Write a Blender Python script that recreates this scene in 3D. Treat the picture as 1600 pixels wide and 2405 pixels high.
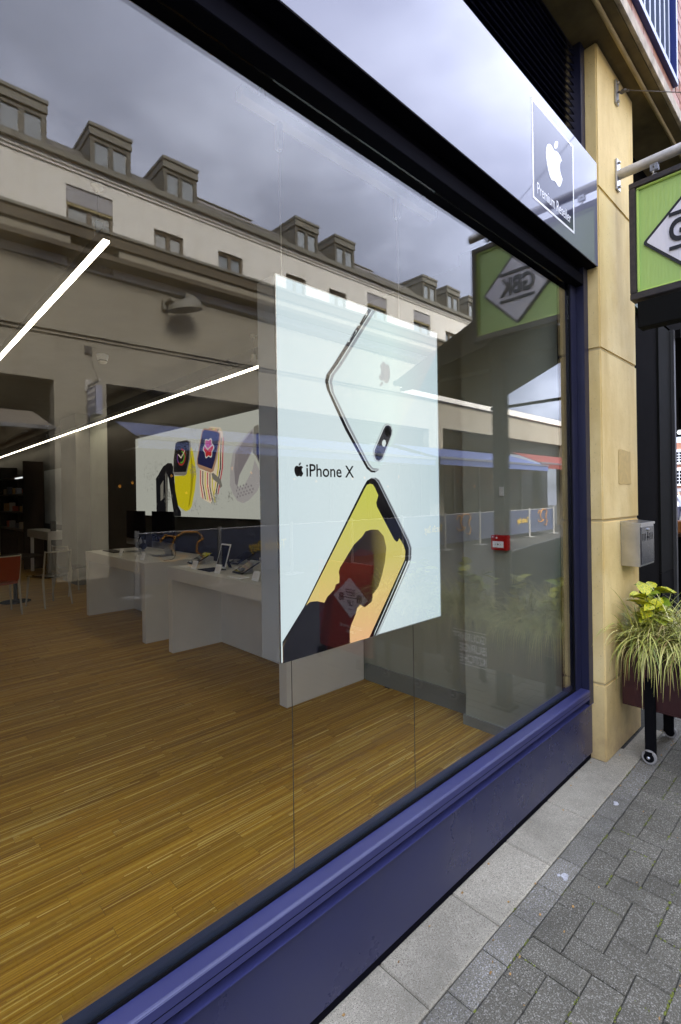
import bpy, math, random, re
from mathutils import Vector, Matrix
random.seed(7)
S = bpy.context.scene
COL = S.collection
for o in list(bpy.data.objects):
    bpy.data.objects.remove(o)

# ------------------------------------------------------------------ camera
YAW, ROLL = math.radians(46.4), 0.0145
cam_d = bpy.data.cameras.new('camera'); cam = bpy.data.objects.new('camera', cam_d); COL.objects.link(cam)
fw = Vector((math.cos(YAW), math.sin(YAW), 0)); rt = Vector((math.sin(YAW), -math.cos(YAW), 0)); up = Vector((0, 0, 1))
R_ = rt * math.cos(ROLL) - up * math.sin(ROLL); U_ = rt * math.sin(ROLL) + up * math.cos(ROLL)
M = Matrix((R_, U_, -fw)).transposed().to_4x4(); M.translation = Vector((0, -1.149, 1.6))
cam.matrix_world = M
cam_d.sensor_fit = 'VERTICAL'; cam_d.sensor_height = 36; cam_d.lens = 1173 / 2405 * 36
cam_d.shift_y = -32.5 / 2405
cam_d.clip_start = 0.05; cam_d.clip_end = 500
S.camera = cam

# ------------------------------------------------------------------ sky, sun, exposure
SUN_EL, SUN_AZ = math.radians(37), math.radians(102)     # azimuth of the direction the light comes from, from +X towards +Y
EXPO = 3.55; GAIN = 2 ** EXPO
S.view_settings.view_transform = 'Standard'; S.view_settings.look = 'None'
S.view_settings.exposure = EXPO; S.view_settings.gamma = 1.0; S.view_settings.use_curve_mapping = False
W = bpy.data.worlds.new('World'); S.world = W; W.use_nodes = True
nt = W.node_tree; nt.nodes.clear()
def wn(t, **k):
    n = nt.nodes.new(t)
    for a, b in k.items(): setattr(n, a, b)
    return n
out = wn('ShaderNodeOutputWorld'); bg = wn('ShaderNodeBackground'); bg.inputs['Strength'].default_value = 0.1
sky = wn('ShaderNodeTexSky', sky_type='NISHITA'); sky.sun_disc = False; sky.sun_elevation = SUN_EL
sky.sun_rotation = math.radians(90) - SUN_AZ
tc = wn('ShaderNodeTexCoord'); sep = wn('ShaderNodeSeparateXYZ'); nt.links.new(tc.outputs['Generated'], sep.inputs[0])
zm = wn('ShaderNodeMath', operation='MAXIMUM'); nt.links.new(sep.outputs[2], zm.inputs[0]); zm.inputs[1].default_value = 0.0
za = wn('ShaderNodeMath', operation='ADD'); nt.links.new(zm.outputs[0], za.inputs[0]); za.inputs[1].default_value = 0.22
dv = wn('ShaderNodeVectorMath', operation='DIVIDE'); nt.links.new(tc.outputs['Generated'], dv.inputs[0])
cb = wn('ShaderNodeCombineXYZ')
for i in range(3): nt.links.new(za.outputs[0], cb.inputs[i])
nt.links.new(cb.outputs[0], dv.inputs[1])
def cloud(scale, det, rough, dist, off):
    mp = wn('ShaderNodeMapping'); mp.inputs['Location'].default_value = off; mp.inputs['Scale'].default_value = (1, 1, 0.15)
    nt.links.new(dv.outputs[0], mp.inputs[0])
    n = wn('ShaderNodeTexNoise'); n.inputs['Scale'].default_value = scale; n.inputs['Detail'].default_value = det
    n.inputs['Roughness'].default_value = rough; n.inputs['Distortion'].default_value = dist
    nt.links.new(mp.outputs[0], n.inputs['Vector']); return n
n1 = cloud(1.5, 7, .52, .35, (3.1, 1.7, 0)); n2 = cloud(.55, 3, .5, .2, (9.4, 2.2, 0))
mx = wn('ShaderNodeMath', operation='MULTIPLY_ADD'); nt.links.new(n2.outputs[0], mx.inputs[0]); mx.inputs[1].default_value = .7
nt.links.new(n1.outputs[0], mx.inputs[2])
cr = wn('ShaderNodeValToRGB'); e = cr.color_ramp.elements
e[0].position = .66; e[0].color = (.45, .495, .66, 1); e[1].position = 1.06; e[1].color = (1.12, 1.20, 1.53, 1)
m_ = cr.color_ramp.elements.new(.85); m_.color = (.68, .735, .98, 1)
nt.links.new(mx.outputs[0], cr.inputs[0])
CLOUD = 5.1
ml = wn('ShaderNodeVectorMath', operation='SCALE'); nt.links.new(cr.outputs[0], ml.inputs[0])
el_ = wn('ShaderNodeMath', operation='MULTIPLY_ADD'); nt.links.new(zm.outputs[0], el_.inputs[0])      # overcast sky: zenith brighter than horizon
el_.inputs[1].default_value = 1.0 * CLOUD; el_.inputs[2].default_value = .22 * CLOUD; nt.links.new(el_.outputs[0], ml.inputs['Scale'])
mixw = wn('ShaderNodeMix', data_type='RGBA'); mixw.inputs[0].default_value = .95
nt.links.new(sky.outputs[0], mixw.inputs[6]); nt.links.new(ml.outputs[0], mixw.inputs[7])
nt.links.new(mixw.outputs[2], bg.inputs[0]); nt.links.new(bg.outputs[0], out.inputs[0])
sun_d = bpy.data.lights.new('sun', 'SUN'); sun_d.energy = 1.5; sun_d.angle = math.radians(25); sun_d.color = (1, .95, .88)
sun = bpy.data.objects.new('sun', sun_d); COL.objects.link(sun)
sd = Vector((math.cos(SUN_EL) * math.cos(SUN_AZ), math.cos(SUN_EL) * math.sin(SUN_AZ), math.sin(SUN_EL)))
sun.rotation_euler = sd.to_track_quat('Z', 'Y').to_euler(); sun.location = (0, 0, 30)
S.render.engine = 'CYCLES'
cy = S.cycles
cy.max_bounces = 8; cy.transparent_max_bounces = 16; cy.glossy_bounces = 4; cy.diffuse_bounces = 4; cy.transmission_bounces = 4
cy.sample_clamp_indirect = 4; cy.use_denoising = True; cy.caustics_reflective = False; cy.caustics_refractive = False

# ------------------------------------------------------------------ materials
class NT:
    def __init__(s, name):
        s.m = bpy.data.materials.new(name); s.m.use_nodes = True; s.t = s.m.node_tree
        s.p = s.t.nodes['Principled BSDF']; s.o = s.t.nodes['Material Output']
    def n(s, t, **k):
        x = s.t.nodes.new(t)
        for a, b in k.items():
            if a == 'ins':
                for i, v in b.items(): x.inputs[i].default_value = v
            else: setattr(x, a, b)
        return x
    def l(s, a, b): s.t.links.new(a, b)
def pos(t, scale=(1, 1, 1)):
    g = t.n('ShaderNodeNewGeometry'); m = t.n('ShaderNodeMapping'); m.inputs['Scale'].default_value = scale
    t.l(g.outputs['Position'], m.inputs[0]); return m.outputs[0]
def noise(t, scale=5, detail=4, rough=.55, vec=None, vs=(1, 1, 1), dist=0):
    n = t.n('ShaderNodeTexNoise'); n.inputs['Scale'].default_value = scale; n.inputs['Detail'].default_value = detail
    n.inputs['Roughness'].default_value = rough; n.inputs['Distortion'].default_value = dist
    t.l(vec if vec is not None else pos(t, vs), n.inputs['Vector']); return n.outputs['Fac']
def ramp(t, fac, stops):
    r = t.n('ShaderNodeValToRGB'); el = r.color_ramp.elements
    el[0].position, el[0].color = stops[0][0], (*stops[0][1], 1); el[1].position, el[1].color = stops[-1][0], (*stops[-1][1], 1)
    for p, c in stops[1:-1]:
        q = el.new(p); q.color = (*c, 1)
    t.l(fac, r.inputs[0]); return r.outputs[0]
def mixc(t, f, a, b, mode='MIX'):
    m = t.n('ShaderNodeMix', data_type='RGBA', blend_type=mode)
    for i, v in ((0, f), (6, a), (7, b)):
        if hasattr(v, 'links'): t.l(v, m.inputs[i])
        elif i == 0: m.inputs[0].default_value = v
        else: m.inputs[i].default_value = (*v, 1)
    return m.outputs[2]
def bump(t, h, strength=.3, dist=.01):
    b = t.n('ShaderNodeBump'); b.inputs['Strength'].default_value = strength; b.inputs['Distance'].default_value = dist
    t.l(h, b.inputs['Height']); t.l(b.outputs[0], t.p.inputs['Normal'])
def mat(name, c, rough=.5, metal=0, spec=.5, var=.12, vscale=4, bmp=0, bscale=60, coat=0):
    t = NT(name); p = t.p
    p.inputs['Roughness'].default_value = rough; p.inputs['Metallic'].default_value = metal
    p.inputs['Specular IOR Level'].default_value = spec
    if coat: p.inputs['Coat Weight'].default_value = coat; p.inputs['Coat Roughness'].default_value = .04
    if var:
        f = noise(t, vscale, 5)
        lo = tuple(x * (1 - var) for x in c); hi = tuple(min(1, x * (1 + var)) for x in c)
        t.l(ramp(t, f, [(.3, lo), (.7, hi)]), p.inputs['Base Color'])
    else: p.inputs['Base Color'].default_value = (*c, 1)
    if bmp: bump(t, noise(t, bscale, 3), bmp, .004)
    return t.m
def emit(name, c, k=1.0, base=(.004, .004, .004)):
    """something that gives off light: c is the brightness it shows in the exposed picture"""
    t = NT(name); p = t.p
    p.inputs['Base Color'].default_value = (*base, 1); p.inputs['Roughness'].default_value = .35
    p.inputs['Specular IOR Level'].default_value = .04
    p.inputs['Emission Color'].default_value = (*c, 1); p.inputs['Emission Strength'].default_value = k / GAIN
    return t.m

# shop glazing: clear sheet whose mirror share follows Schlick's law
def glass_mat(name, r0, tint):
    t = NT(name); t.t.nodes.remove(t.p)
    g = t.n('ShaderNodeNewGeometry'); d = t.n('ShaderNodeVectorMath', operation='DOT_PRODUCT')
    t.l(g.outputs['Incoming'], d.inputs[0]); t.l(g.outputs['Normal'], d.inputs[1])
    a = t.n('ShaderNodeMath', operation='ABSOLUTE'); t.l(d.outputs['Value'], a.inputs[0])
    s1 = t.n('ShaderNodeMath', operation='SUBTRACT'); s1.inputs[0].default_value = 1; t.l(a.outputs[0], s1.inputs[1])
    pw = t.n('ShaderNodeMath', operation='POWER'); t.l(s1.outputs[0], pw.inputs[0]); pw.inputs[1].default_value = 4.0
    ma = t.n('ShaderNodeMath', operation='MULTIPLY_ADD'); t.l(pw.outputs[0], ma.inputs[0]); ma.inputs[1].default_value = 1 - r0; ma.inputs[2].default_value = r0
    tr = t.n('ShaderNodeBsdfTransparent'); tr.inputs[0].default_value = (*tint, 1)
    gl = t.n('ShaderNodeBsdfGlossy'); gl.inputs['Roughness'].default_value = 0.0; gl.inputs[0].default_value = (1, 1, 1, 1)
    mx = t.n('ShaderNodeMixShader'); t.l(ma.outputs[0], mx.inputs[0]); t.l(tr.outputs[0], mx.inputs[1]); t.l(gl.outputs[0], mx.inputs[2])
    t.l(mx.outputs[0], t.o.inputs[0]); return t.m
GLASS = glass_mat('shop_glass', .036, (.96, .96, .93))
PANE = glass_mat('window_pane', .10, (.25, .27, .28))

NAVY_P = mat('dark_navy_post', (.012, .013, .034), .4, spec=.35, var=.1)
NAVY = mat('navy_powder_coat', (.031, .034, .108), .36, var=.10, vscale=2.5, bmp=.03, bscale=400)
NAVY_DK = mat('dark_navy_metal', (.003, .003, .006), .75, spec=.04, var=.1)
BLACK = mat('black_gasket', (.004, .004, .005), .8, spec=.08, var=0)
DARKROOM = mat('dark_lining', (.006, .0055, .0055), .95, spec=.03, var=.2)
BEAD = mat('dark_teal_bead', (.012, .020, .040), .5, spec=.2, var=0)
def sill_mat():
    t = NT('stained_navy_panel'); f = noise(t, 2.2, 6, .6); g = noise(t, 5, 5, .6, vs=(1, 1, .6))
    c = mixc(t, f, (.015, .017, .052), (.025, .028, .078)); c = mixc(t, ramp(t, g, [(.50, (0, 0, 0)), (.80, (.30, .30, .30))]), c, (.042, .041, .055))
    t.l(c, t.p.inputs['Base Color']); t.l(ramp(t, f, [(.3, (.2, .2, .2)), (.7, (.38, .38, .38))]), t.p.inputs['Roughness'])
    bump(t, noise(t, 3, 2), .12, .004); return t.m
RISER = sill_mat()
def stone_mat():
    t = NT('ochre_painted_stone'); f = noise(t, 2.2, 6, .6); s = noise(t, 2, 4, .6, vs=(2.2, 2.2, .5)); sp = noise(t, 90, 2)
    c = ramp(t, f, [(.25, (.64, .475, .185)), (.55, (.77, .60, .265)), (.8, (.82, .68, .345))])
    c = mixc(t, ramp(t, s, [(.46, (0, 0, 0)), (.72, (.75, .75, .75))]), c, (.56, .40, .14)); c = mixc(t, ramp(t, noise(t, 1.1, 6, .65, vs=(2, 2, 1)), [(.52, (0, 0, 0)), (.66, (.5, .5, .5))]), c, (.60, .42, .12))
    c = mixc(t, ramp(t, sp, [(.27, (.6, .6, .6)), (.33, (0, 0, 0))]), c, (.30, .21, .10))
    g = t.n('ShaderNodeNewGeometry'); sz = t.n('ShaderNodeSeparateXYZ'); t.l(g.outputs['Position'], sz.inputs[0])
    mr = t.n('ShaderNodeMapRange', ins={1: .5, 2: 0.0, 3: 0.0, 4: 1.25}); t.l(sz.outputs[2], mr.inputs[0])
    mm = t.n('ShaderNodeMath', operation='MULTIPLY'); t.l(mr.outputs[0], mm.inputs[0]); t.l(noise(t, 6, 5, .7), mm.inputs[1])
    c = mixc(t, mm.outputs[0], c, (.22, .15, .08))
    t.l(c, t.p.inputs['Base Color']); t.p.inputs['Roughness'].default_value = .75
    bump(t, noise(t, 25, 5), .25, .006); return t.m
STONE = stone_mat()
SIGNGREY = mat('gloss_grey_fascia', (.15, .155, .20), .04, spec=.44, var=.03, vscale=1.5)
BADGE = mat('gloss_dark_badge', (.05, .052, .08), .08, spec=.22, var=0)
WHITE_PRINT = mat('white_vinyl', (.88, .89, .92), .35, var=0)
WHITE = mat('white_laminate', (.62, .61, .58), .35, var=.04)
WALLGREY = mat('grey_green_wall', (.33, .35, .30), .6, var=.05, bmp=.03)
SKIRT = mat('grey_skirting', (.175, .19, .18), .45, var=.05)
WALLDARK = mat('charcoal_wall', (.022, .021, .019), .7, var=.15)
CEIL = mat('shop_ceiling', (.16, .15, .13), .9, var=.05)
ALU = mat('brushed_aluminium', (.50, .51, .53), .32, metal=.9, var=.08, vscale=14)
STEEL = mat('stainless_steel', (.46, .45, .42), .28, metal=1, var=.18, vscale=7)
GALV = mat('galvanised_pole', (.52, .50, .46), .5, metal=.55, var=.18, vscale=20)
TRACK = mat('pale_track', (.72, .78, .92), .4, var=0)
CABLE = mat('thin_steel_cable', (.10, .09, .08), .4, metal=.5, var=0)
WIREWHITE = mat('pale_cable', (.75, .75, .72), .4, var=0)
def plank_mat(name, obj_rand):
    t = NT(name)
    if obj_rand: r = t.n('ShaderNodeObjectInfo').outputs['Random']
    else: r = t.n('ShaderNodeNewGeometry').outputs['Random Per Island']
    g = t.n('ShaderNodeNewGeometry'); off = t.n('ShaderNodeCombineXYZ')
    m1 = t.n('ShaderNodeMath', operation='MULTIPLY'); t.l(r, m1.inputs[0]); m1.inputs[1].default_value = 37.0
    t.l(m1.outputs[0], off.inputs[0]); t.l(m1.outputs[0], off.inputs[2])
    ad = t.n('ShaderNodeVectorMath', operation='ADD'); t.l(g.outputs['Position'], ad.inputs[0]); t.l(off.outputs[0], ad.inputs[1])
    def streak(sx, sy, det):
        m = t.n('ShaderNodeMapping'); m.inputs['Scale'].default_value = (sx, sy, 1); t.l(ad.outputs[0], m.inputs[0])
        return noise(t, 1, det, .6, vec=m.outputs[0])
    s1 = streak(.5, 60, 2); s2 = streak(1.2, 420, 3); s3 = streak(28, 420, 2)
    sp_ = t.n('ShaderNodeSeparateXYZ'); t.l(ad.outputs[0], sp_.inputs[0])            # lamellas about 5 mm wide and half a metre long
    def mth(op, a, b_):
        q = t.n('ShaderNodeMath', operation=op)
        for i, v in enumerate((a, b_)):
            if v is None: continue
            if hasattr(v, 'links'): t.l(v, q.inputs[i])
            else: q.inputs[i].default_value = v
        return q.outputs[0]
    ly = mth('FLOOR', mth('DIVIDE', sp_.outputs[1], .0058), None)
    wa = t.n('ShaderNodeTexWhiteNoise', noise_dimensions='1D'); t.l(ly, wa.inputs['W'])
    lx = mth('FLOOR', mth('ADD', mth('DIVIDE', sp_.outputs[0], .62), mth('MULTIPLY', wa.outputs['Value'], 9.0)), None)
    cv = t.n('ShaderNodeCombineXYZ'); t.l(lx, cv.inputs[0]); t.l(ly, cv.inputs[1])
    wb = t.n('ShaderNodeTexWhiteNoise', noise_dimensions='2D'); t.l(cv.outputs[0], wb.inputs['Vector'])
    lam = mth('ADD', mth('MULTIPLY', wb.outputs['Value'], .62), mth('MULTIPLY', s1, .55))
    c = ramp(t, lam, [(.28, (.27, .125, .006)), (.48, (.345, .178, .010)), (.70, (.405, .222, .015)), (.82, (.47, .285, .032)), (.90, (.60, .41, .09)), (.98, (.80, .61, .21))])
    c = mixc(t, ramp(t, s2, [(.30, (.65, .65, .65)), (.48, (0, 0, 0))]), c, (.10, .045, .010))
    c = mixc(t, ramp(t, s3, [(.30, (.5, .5, .5)), (.4, (0, 0, 0))]), c, (.075, .032, .008))
    h = t.n('ShaderNodeHueSaturation'); vv = t.n('ShaderNodeMapRange', ins={1: 0.0, 2: 1.0, 3: .88, 4: 1.14}); t.l(r, vv.inputs[0])
    t.l(vv.outputs[0], h.inputs['Value']); t.l(c, h.inputs['Color'])
    t.l(h.outputs[0], t.p.inputs['Base Color']); t.p.inputs['Roughness'].default_value = .5; t.p.inputs['Specular IOR Level'].default_value = .15
    bump(t, s2, .06, .002); return t.m
PLANK = plank_mat('bamboo_plank', True); PLANK_S = plank_mat('bamboo_plank_field', False)
def paver_mat(name, c0, c1, obj_rand, spk=(.34, .32, .27), dark=(.034, .032, .023)):
    t = NT(name)
    r = t.n('ShaderNodeObjectInfo').outputs['Random'] if obj_rand else t.n('ShaderNodeNewGeometry').outputs['Random Per Island']
    big = noise(t, 4, 4); f1 = noise(t, 190, 2, .5); f2 = noise(t, 290, 2, .6); f3 = noise(t, 120, 3, .7)
    c = mixc(t, big, c0, c1)
    c = mixc(t, ramp(t, f1, [(.52, (0, 0, 0)), (.68, (.95, .95, .95))]), c, spk)
    c = mixc(t, ramp(t, f2, [(.34, (.95, .95, .95)), (.47, (0, 0, 0))]), c, dark)
    c = mixc(t, ramp(t, f3, [(.60, (0, 0, 0)), (.72, (.6, .6, .6))]), c, tuple(x * 1.5 for x in c1))
    st = noise(t, 2.4, 7, .65)
    c = mixc(t, ramp(t, st, [(.44, (0, 0, 0)), (.66, (.55, .55, .55))]), c, tuple(x * .48 for x in c0))
    h = t.n('ShaderNodeHueSaturation'); vv = t.n('ShaderNodeMapRange', ins={1: 0.0, 2: 1.0, 3: .90, 4: 1.10}); t.l(r, vv.inputs[0])
    t.l(vv.outputs[0], h.inputs['Value']); t.l(c, h.inputs['Color'])
    t.l(h.outputs[0], t.p.inputs['Base Color']); t.p.inputs['Roughness'].default_value = .9; t.p.inputs['Specular IOR Level'].default_value = .25
    bump(t, f2, .35, .0025); return t.m
PAVER = paver_mat('grey_granite_paver', (.106, .099, .074), (.134, .125, .094), True)
PAVER_S = paver_mat('grey_street_paver_field', (.050, .048, .040), (.066, .063, .052), False, spk=(.18, .17, .155))
PAVER_L = paver_mat('pale_border_paver', (.158, .148, .112), (.190, .178, .138), True, spk=(.38, .37, .35), dark=(.045, .044, .038))
SLAB = paver_mat('cream_granite_slab', (.29, .268, .20), (.36, .335, .255), True, spk=(.46, .42, .33), dark=(.12, .10, .075))
JOINT = mat('joint_grit', (.045, .042, .032), .95, var=.3, vscale=30)
MOSS = mat('joint_moss', (.12, .14, .018), .9, var=.5, vscale=50)
BRICK = mat('red_brick', (.34, .155, .10), .85, var=.25, vscale=30, bmp=.3, bscale=120)
BRICK2 = mat('pinkish_brick', (.46, .27, .22), .85, var=.2, vscale=25, bmp=.3, bscale=120)
MORTAR = mat('lime_mortar', (.42, .37, .33), .95, var=.15, vscale=30)
BANDSTONE = mat('weathered_stone_band', (.42, .36, .27), .85, var=.4, vscale=12, bmp=.3)
SOFFIT = mat('stained_render_soffit', (.14, .105, .045), .9, var=.4, vscale=5, bmp=.1)
BLUEFRAME = mat('blue_window_frame', (.015, .03, .16), .35, var=.05)
def stucco(name, c):
    t = NT(name); a = noise(t, 1.1, 5, .6); s = noise(t, 1.6, 5, .65, vs=(2.2, 2.2, .22)); d = noise(t, 7, 4, .6)
    k = mixc(t, a, tuple(x * .93 for x in c), tuple(min(1, x * 1.05) for x in c))
    k = mixc(t, ramp(t, s, [(.52, (0, 0, 0)), (.74, (.55, .55, .55))]), k, tuple(x * y for x, y in zip(c, (.72, .69, .62))))
    k = mixc(t, ramp(t, d, [(.60, (0, 0, 0)), (.75, (.25, .25, .25))]), k, tuple(x * .8 for x in c))
    t.l(k, t.p.inputs['Base Color']); t.p.inputs['Roughness'].default_value = .85; bump(t, noise(t, 40, 4), .08, .006); return t.m
STUCCO = stucco('white_stucco', (.86, .83, .755)); STUCCO2 = stucco('shaded_cream_stucco', (.32, .29, .225))  # second stucco is darkened: the lower wall's shading sits in its colour
LEAD = mat('grey_dormer_cladding', (.19, .18, .145), .6, var=.08)
SLATE = mat('roof_slate', (.14, .13, .11), .7, var=.35, vscale=9)
BROWN = mat('brown_gutter_metal', (.085, .065, .038), .6, var=.15)
WFRAME = mat('bronze_window_frame', (.14, .11, .075), .5, var=.05)
PANELGREY = mat('grey_infill_panel', (.36, .35, .36), .5, var=.05)
SHUTTER = mat('grey_brown_louvre', (.10, .088, .062), .6, var=.1)
CURTAIN = mat('pale_blind', (.55, .57, .55), .9, var=.1)
AWN_BLUE = mat('blue_awning_cloth', (.085, .115, .26), .85, var=.08)
AWN_GREY = mat('grey_awning_cloth', (.20, .17, .13), .85, var=.1)
AWN_RED = mat('red_awning_cloth', (.20, .04, .032), .85, var=.08)
BANNER = mat('blue_banner_cloth', (.045, .056, .105), .85, var=.15, vscale=6)
YELLOWP = mat('yellow_print', (.65, .42, .03), .7, var=0)
ORANGEP = mat('orange_print', (.62, .25, .02), .7, var=0)
def sign_mat(name, c, strength):
    t = NT(name); m = t.n('ShaderNodeMapping'); m.inputs['Scale'].default_value = (1, 26, 2.2)
    g = t.n('ShaderNodeNewGeometry'); t.l(g.outputs['Position'], m.inputs[0])
    f = noise(t, 1.6, 4, .6, vec=m.outputs[0], dist=1.4); w = t.n('ShaderNodeTexWave', wave_type='BANDS', bands_direction='Y')
    w.inputs['Scale'].default_value = 5; w.inputs['Distortion'].default_value = 9; w.inputs['Detail'].default_value = 3; w.inputs['Detail Scale'].default_value = .7
    m2 = t.n('ShaderNodeMapping'); m2.inputs['Scale'].default_value = (1, 3.2, .9); t.l(g.outputs['Position'], m2.inputs[0]); t.l(m2.outputs[0], w.inputs['Vector'])
    mm = t.n('ShaderNodeMath', operation='MULTIPLY_ADD'); t.l(w.outputs['Fac'], mm.inputs[0]); mm.inputs[1].default_value = .8; t.l(f, mm.inputs[2])
    t.l(mixc(t, f, tuple(x * .9 for x in c), tuple(min(1, x * 1.08) for x in c)), t.p.inputs['Base Color']); t.p.inputs['Roughness'].default_value = .45
    bump(t, mm.outputs[0], strength, .006); return t.m
SIGNGREEN = sign_mat('lime_woodgrain_paint', (.34, .50, .13), .10)
SIGNWHITE = sign_mat('white_woodgrain_paint', (.66, .64, .66), .08)
LIME = mat('lime_moulding', (.45, .62, .14), .4, var=.05)
SIGNBLACK = mat('rusty_black_iron', (.022, .016, .013), .5, var=.5, vscale=30)
INK = mat('black_relief_letters', (.012, .012, .013), .35, var=0)
MAROON = mat('maroon_planter_steel', (.035, .0065, .0065), .4, var=.2, vscale=3)
REDBOARD = mat('red_menu_board', (.34, .028, .024), .4, var=.05)
PRINTW = mat('pale_print', (.82, .80, .80), .5, var=0)
TYRE = mat('grey_rubber_tyre', (.30, .29, .27), .7, var=.1)
SOIL = mat('potting_soil', (.03, .02, .012), .95, var=.4, vscale=40)
def blade_mat():
    t = NT('variegated_blade'); r = t.n('ShaderNodeNewGeometry').outputs['Random Per Island']
    t.l(ramp(t, r, [(0, (.13, .18, .03)), (.30, (.34, .37, .06)), (.6, (.58, .56, .15)), (.85, (.70, .65, .27)), (1, (.34, .20, .06))]), t.p.inputs['Base Color'])
    t.p.inputs['Roughness'].default_value = .5; return t.m
BLADE = blade_mat()
def leaf_mat():
    t = NT('spotted_leaf'); r = t.n('ShaderNodeObjectInfo').outputs['Random']; f = noise(t, 120, 3, .6); g = noise(t, 9, 2)
    c = ramp(t, f, [(.38, (.08, .20, .015)), (.45, (.38, .39, .015)), (.6, (.55, .49, .02))])
    c = mixc(t, ramp(t, r, [(.45, (.0, .0, .0)), (.9, (.7, .7, .7))]), c, (.07, .19, .015))
    t.l(c, t.p.inputs['Base Color']); t.p.inputs['Roughness'].default_value = .5; t.p.inputs['Specular IOR Level'].default_value = .25; return t.m
LEAF = leaf_mat()
GREENPANEL = mat('green_windbreak_panel', (.02, .055, .035), .25, var=.1)
REDPLASTIC = mat('red_plastic', (.42, .012, .012), .3, var=.03)
CHAIRCLEAR = glass_mat('clear_polycarbonate', .14, (.78, .80, .82))
CHAIRRED = mat('orange_red_plastic', (.24, .03, .008), .3, var=.05)
CHAIRLEG = mat('pale_chair_leg', (.36, .33, .27), .3, var=.05)
SCREENOFF = mat('black_glass_screen', (.004, .004, .006), .06, spec=.6, var=0)
COPPER = mat('rose_gold_box', (.45, .22, .15), .4, var=.05)
LAMP_W = emit('white_light_lens', (1, .88, .68), 16.0)
LAMP_S = emit('shelf_light_lens', (.9, .95, 1), 1.2)
LAMP_O = emit('warm_lamp_globe', (1.0, .42, .06), 2.4)
# ------------------------------------------------------------------ geometry helpers
import bmesh
OFF = {}
class B:
    def __init__(s): s.v = []; s.f = []
    def quad(s, *p):
        n = len(s.v); s.v += [tuple(q) for q in p]; s.f.append(tuple(range(n, n + len(p)))); return s
    def box(s, x0, x1, y0, y1, z0, z1):
        n = len(s.v)
        s.v += [(x0, y0, z0), (x1, y0, z0), (x1, y1, z0), (x0, y1, z0), (x0, y0, z1), (x1, y0, z1), (x1, y1, z1), (x0, y1, z1)]
        s.f += [tuple(n + i for i in q) for q in ((0, 3, 2, 1), (4, 5, 6, 7), (0, 1, 5, 4), (1, 2, 6, 5), (2, 3, 7, 6), (3, 0, 4, 7))]; return s
    def hexa(s, lo, hi):
        """lo, hi: two matching rings of points, joined into a closed solid"""
        n = len(s.v); k = len(lo); s.v += [tuple(p) for p in lo] + [tuple(p) for p in hi]
        s.f += [tuple(n + i for i in reversed(range(k))), tuple(n + k + i for i in range(k))]
        for i in range(k):
            j = (i + 1) % k; s.f.append((n + i, n + j, n + k + j, n + k + i))
        return s
    def tube(s, pts, r, n=10, cap=True):
        pts = [Vector(p) for p in pts]; rs = r if isinstance(r, (list, tuple)) else [r] * len(pts); base = len(s.v)
        prev = None
        for i, p in enumerate(pts):
            d = (pts[min(i + 1, len(pts) - 1)] - pts[max(i - 1, 0)]).normalized()
            a = prev if prev is not None else (Vector((0, 0, 1)) if abs(d.z) < .9 else Vector((1, 0, 0)))
            u = (a - d * a.dot(d)).normalized(); w = d.cross(u); prev = u
            for k in range(n):
                t = 2 * math.pi * k / n; s.v.append(tuple(p + (u * math.cos(t) + w * math.sin(t)) * rs[i]))
        for i in range(len(pts) - 1):
            for k in range(n):
                a = base + i * n + k; b = base + i * n + (k + 1) % n; s.f.append((a, b, b + n, a + n))
        if cap:
            s.f.append(tuple(base + k for k in reversed(range(n)))); e = base + (len(pts) - 1) * n; s.f.append(tuple(e + k for k in range(n)))
        return s
    def lathe(s, c, prof, n=20, axis=2):
        base = len(s.v); c = Vector(c)
        for r, h in prof:
            for k in range(n):
                t = 2 * math.pi * k / n; q = [r * math.cos(t), r * math.sin(t)]; q.insert(axis, h); s.v.append(tuple(c + Vector(q)))
        for i in range(len(prof) - 1):
            for k in range(n):
                a = base + i * n + k; b = base + i * n + (k + 1) % n; s.f.append((a, b, b + n, a + n))
        s.f.append(tuple(base + k for k in reversed(range(n)))); e = base + (len(prof) - 1) * n; s.f.append(tuple(e + k for k in range(n)))
        return s
    def prism(s, poly, fr, d0, d1):
        """poly in (u, v); fr = (origin, u axis, v axis, normal): a plate from depth d0 to d1 along the normal"""
        o, u, v, n = fr
        return s.hexa([o + u * a + v * b + n * d0 for a, b in poly], [o + u * a + v * b + n * d1 for a, b in poly])
def put(name, b, m, parent=None, bev=0, smooth=False, kind=None, label=None, seg=2):
    me = bpy.data.meshes.new(name); o = bpy.data.objects.new(name, me); COL.objects.link(o)
    off = OFF.get(parent.name, Vector((0, 0, 0))) if parent else Vector((0, 0, 0))
    me.from_pydata([(x - off.x, y - off.y, z - off.z) for x, y, z in b.v], [], b.f); me.validate(); 
    bm = bmesh.new(); bm.from_mesh(me)
    bmesh.ops.recalc_face_normals(bm, faces=bm.faces)
    if bev: bmesh.ops.bevel(bm, geom=[e for e in bm.edges if len(e.link_faces) == 2 and e.calc_face_angle() > .5], offset=bev, segments=seg, affect='EDGES', clamp_overlap=True)
    bm.to_mesh(me); bm.free()
    if smooth:
        for p in me.polygons: p.use_smooth = True
        try: me.set_sharp_from_angle(angle=math.radians(40))
        except Exception: pass
    me.materials.append(m)
    if parent: o.parent = parent; OFF[o.name] = off
    if kind: o['kind'] = kind
    if label: o['label'] = label
    return o
def tag(o, label, cat, group=None, kind=None):
    o['label'] = label; o['category'] = cat
    if group: o['group'] = group
    if kind: o['kind'] = kind
    return o
def thing(name, label, cat, loc=(0, 0, 0), group=None):
    o = bpy.data.objects.new(name, None); COL.objects.link(o); o.location = loc; o.empty_display_size = .1
    OFF[o.name] = Vector(loc); return tag(o, label, cat, group)
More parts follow.
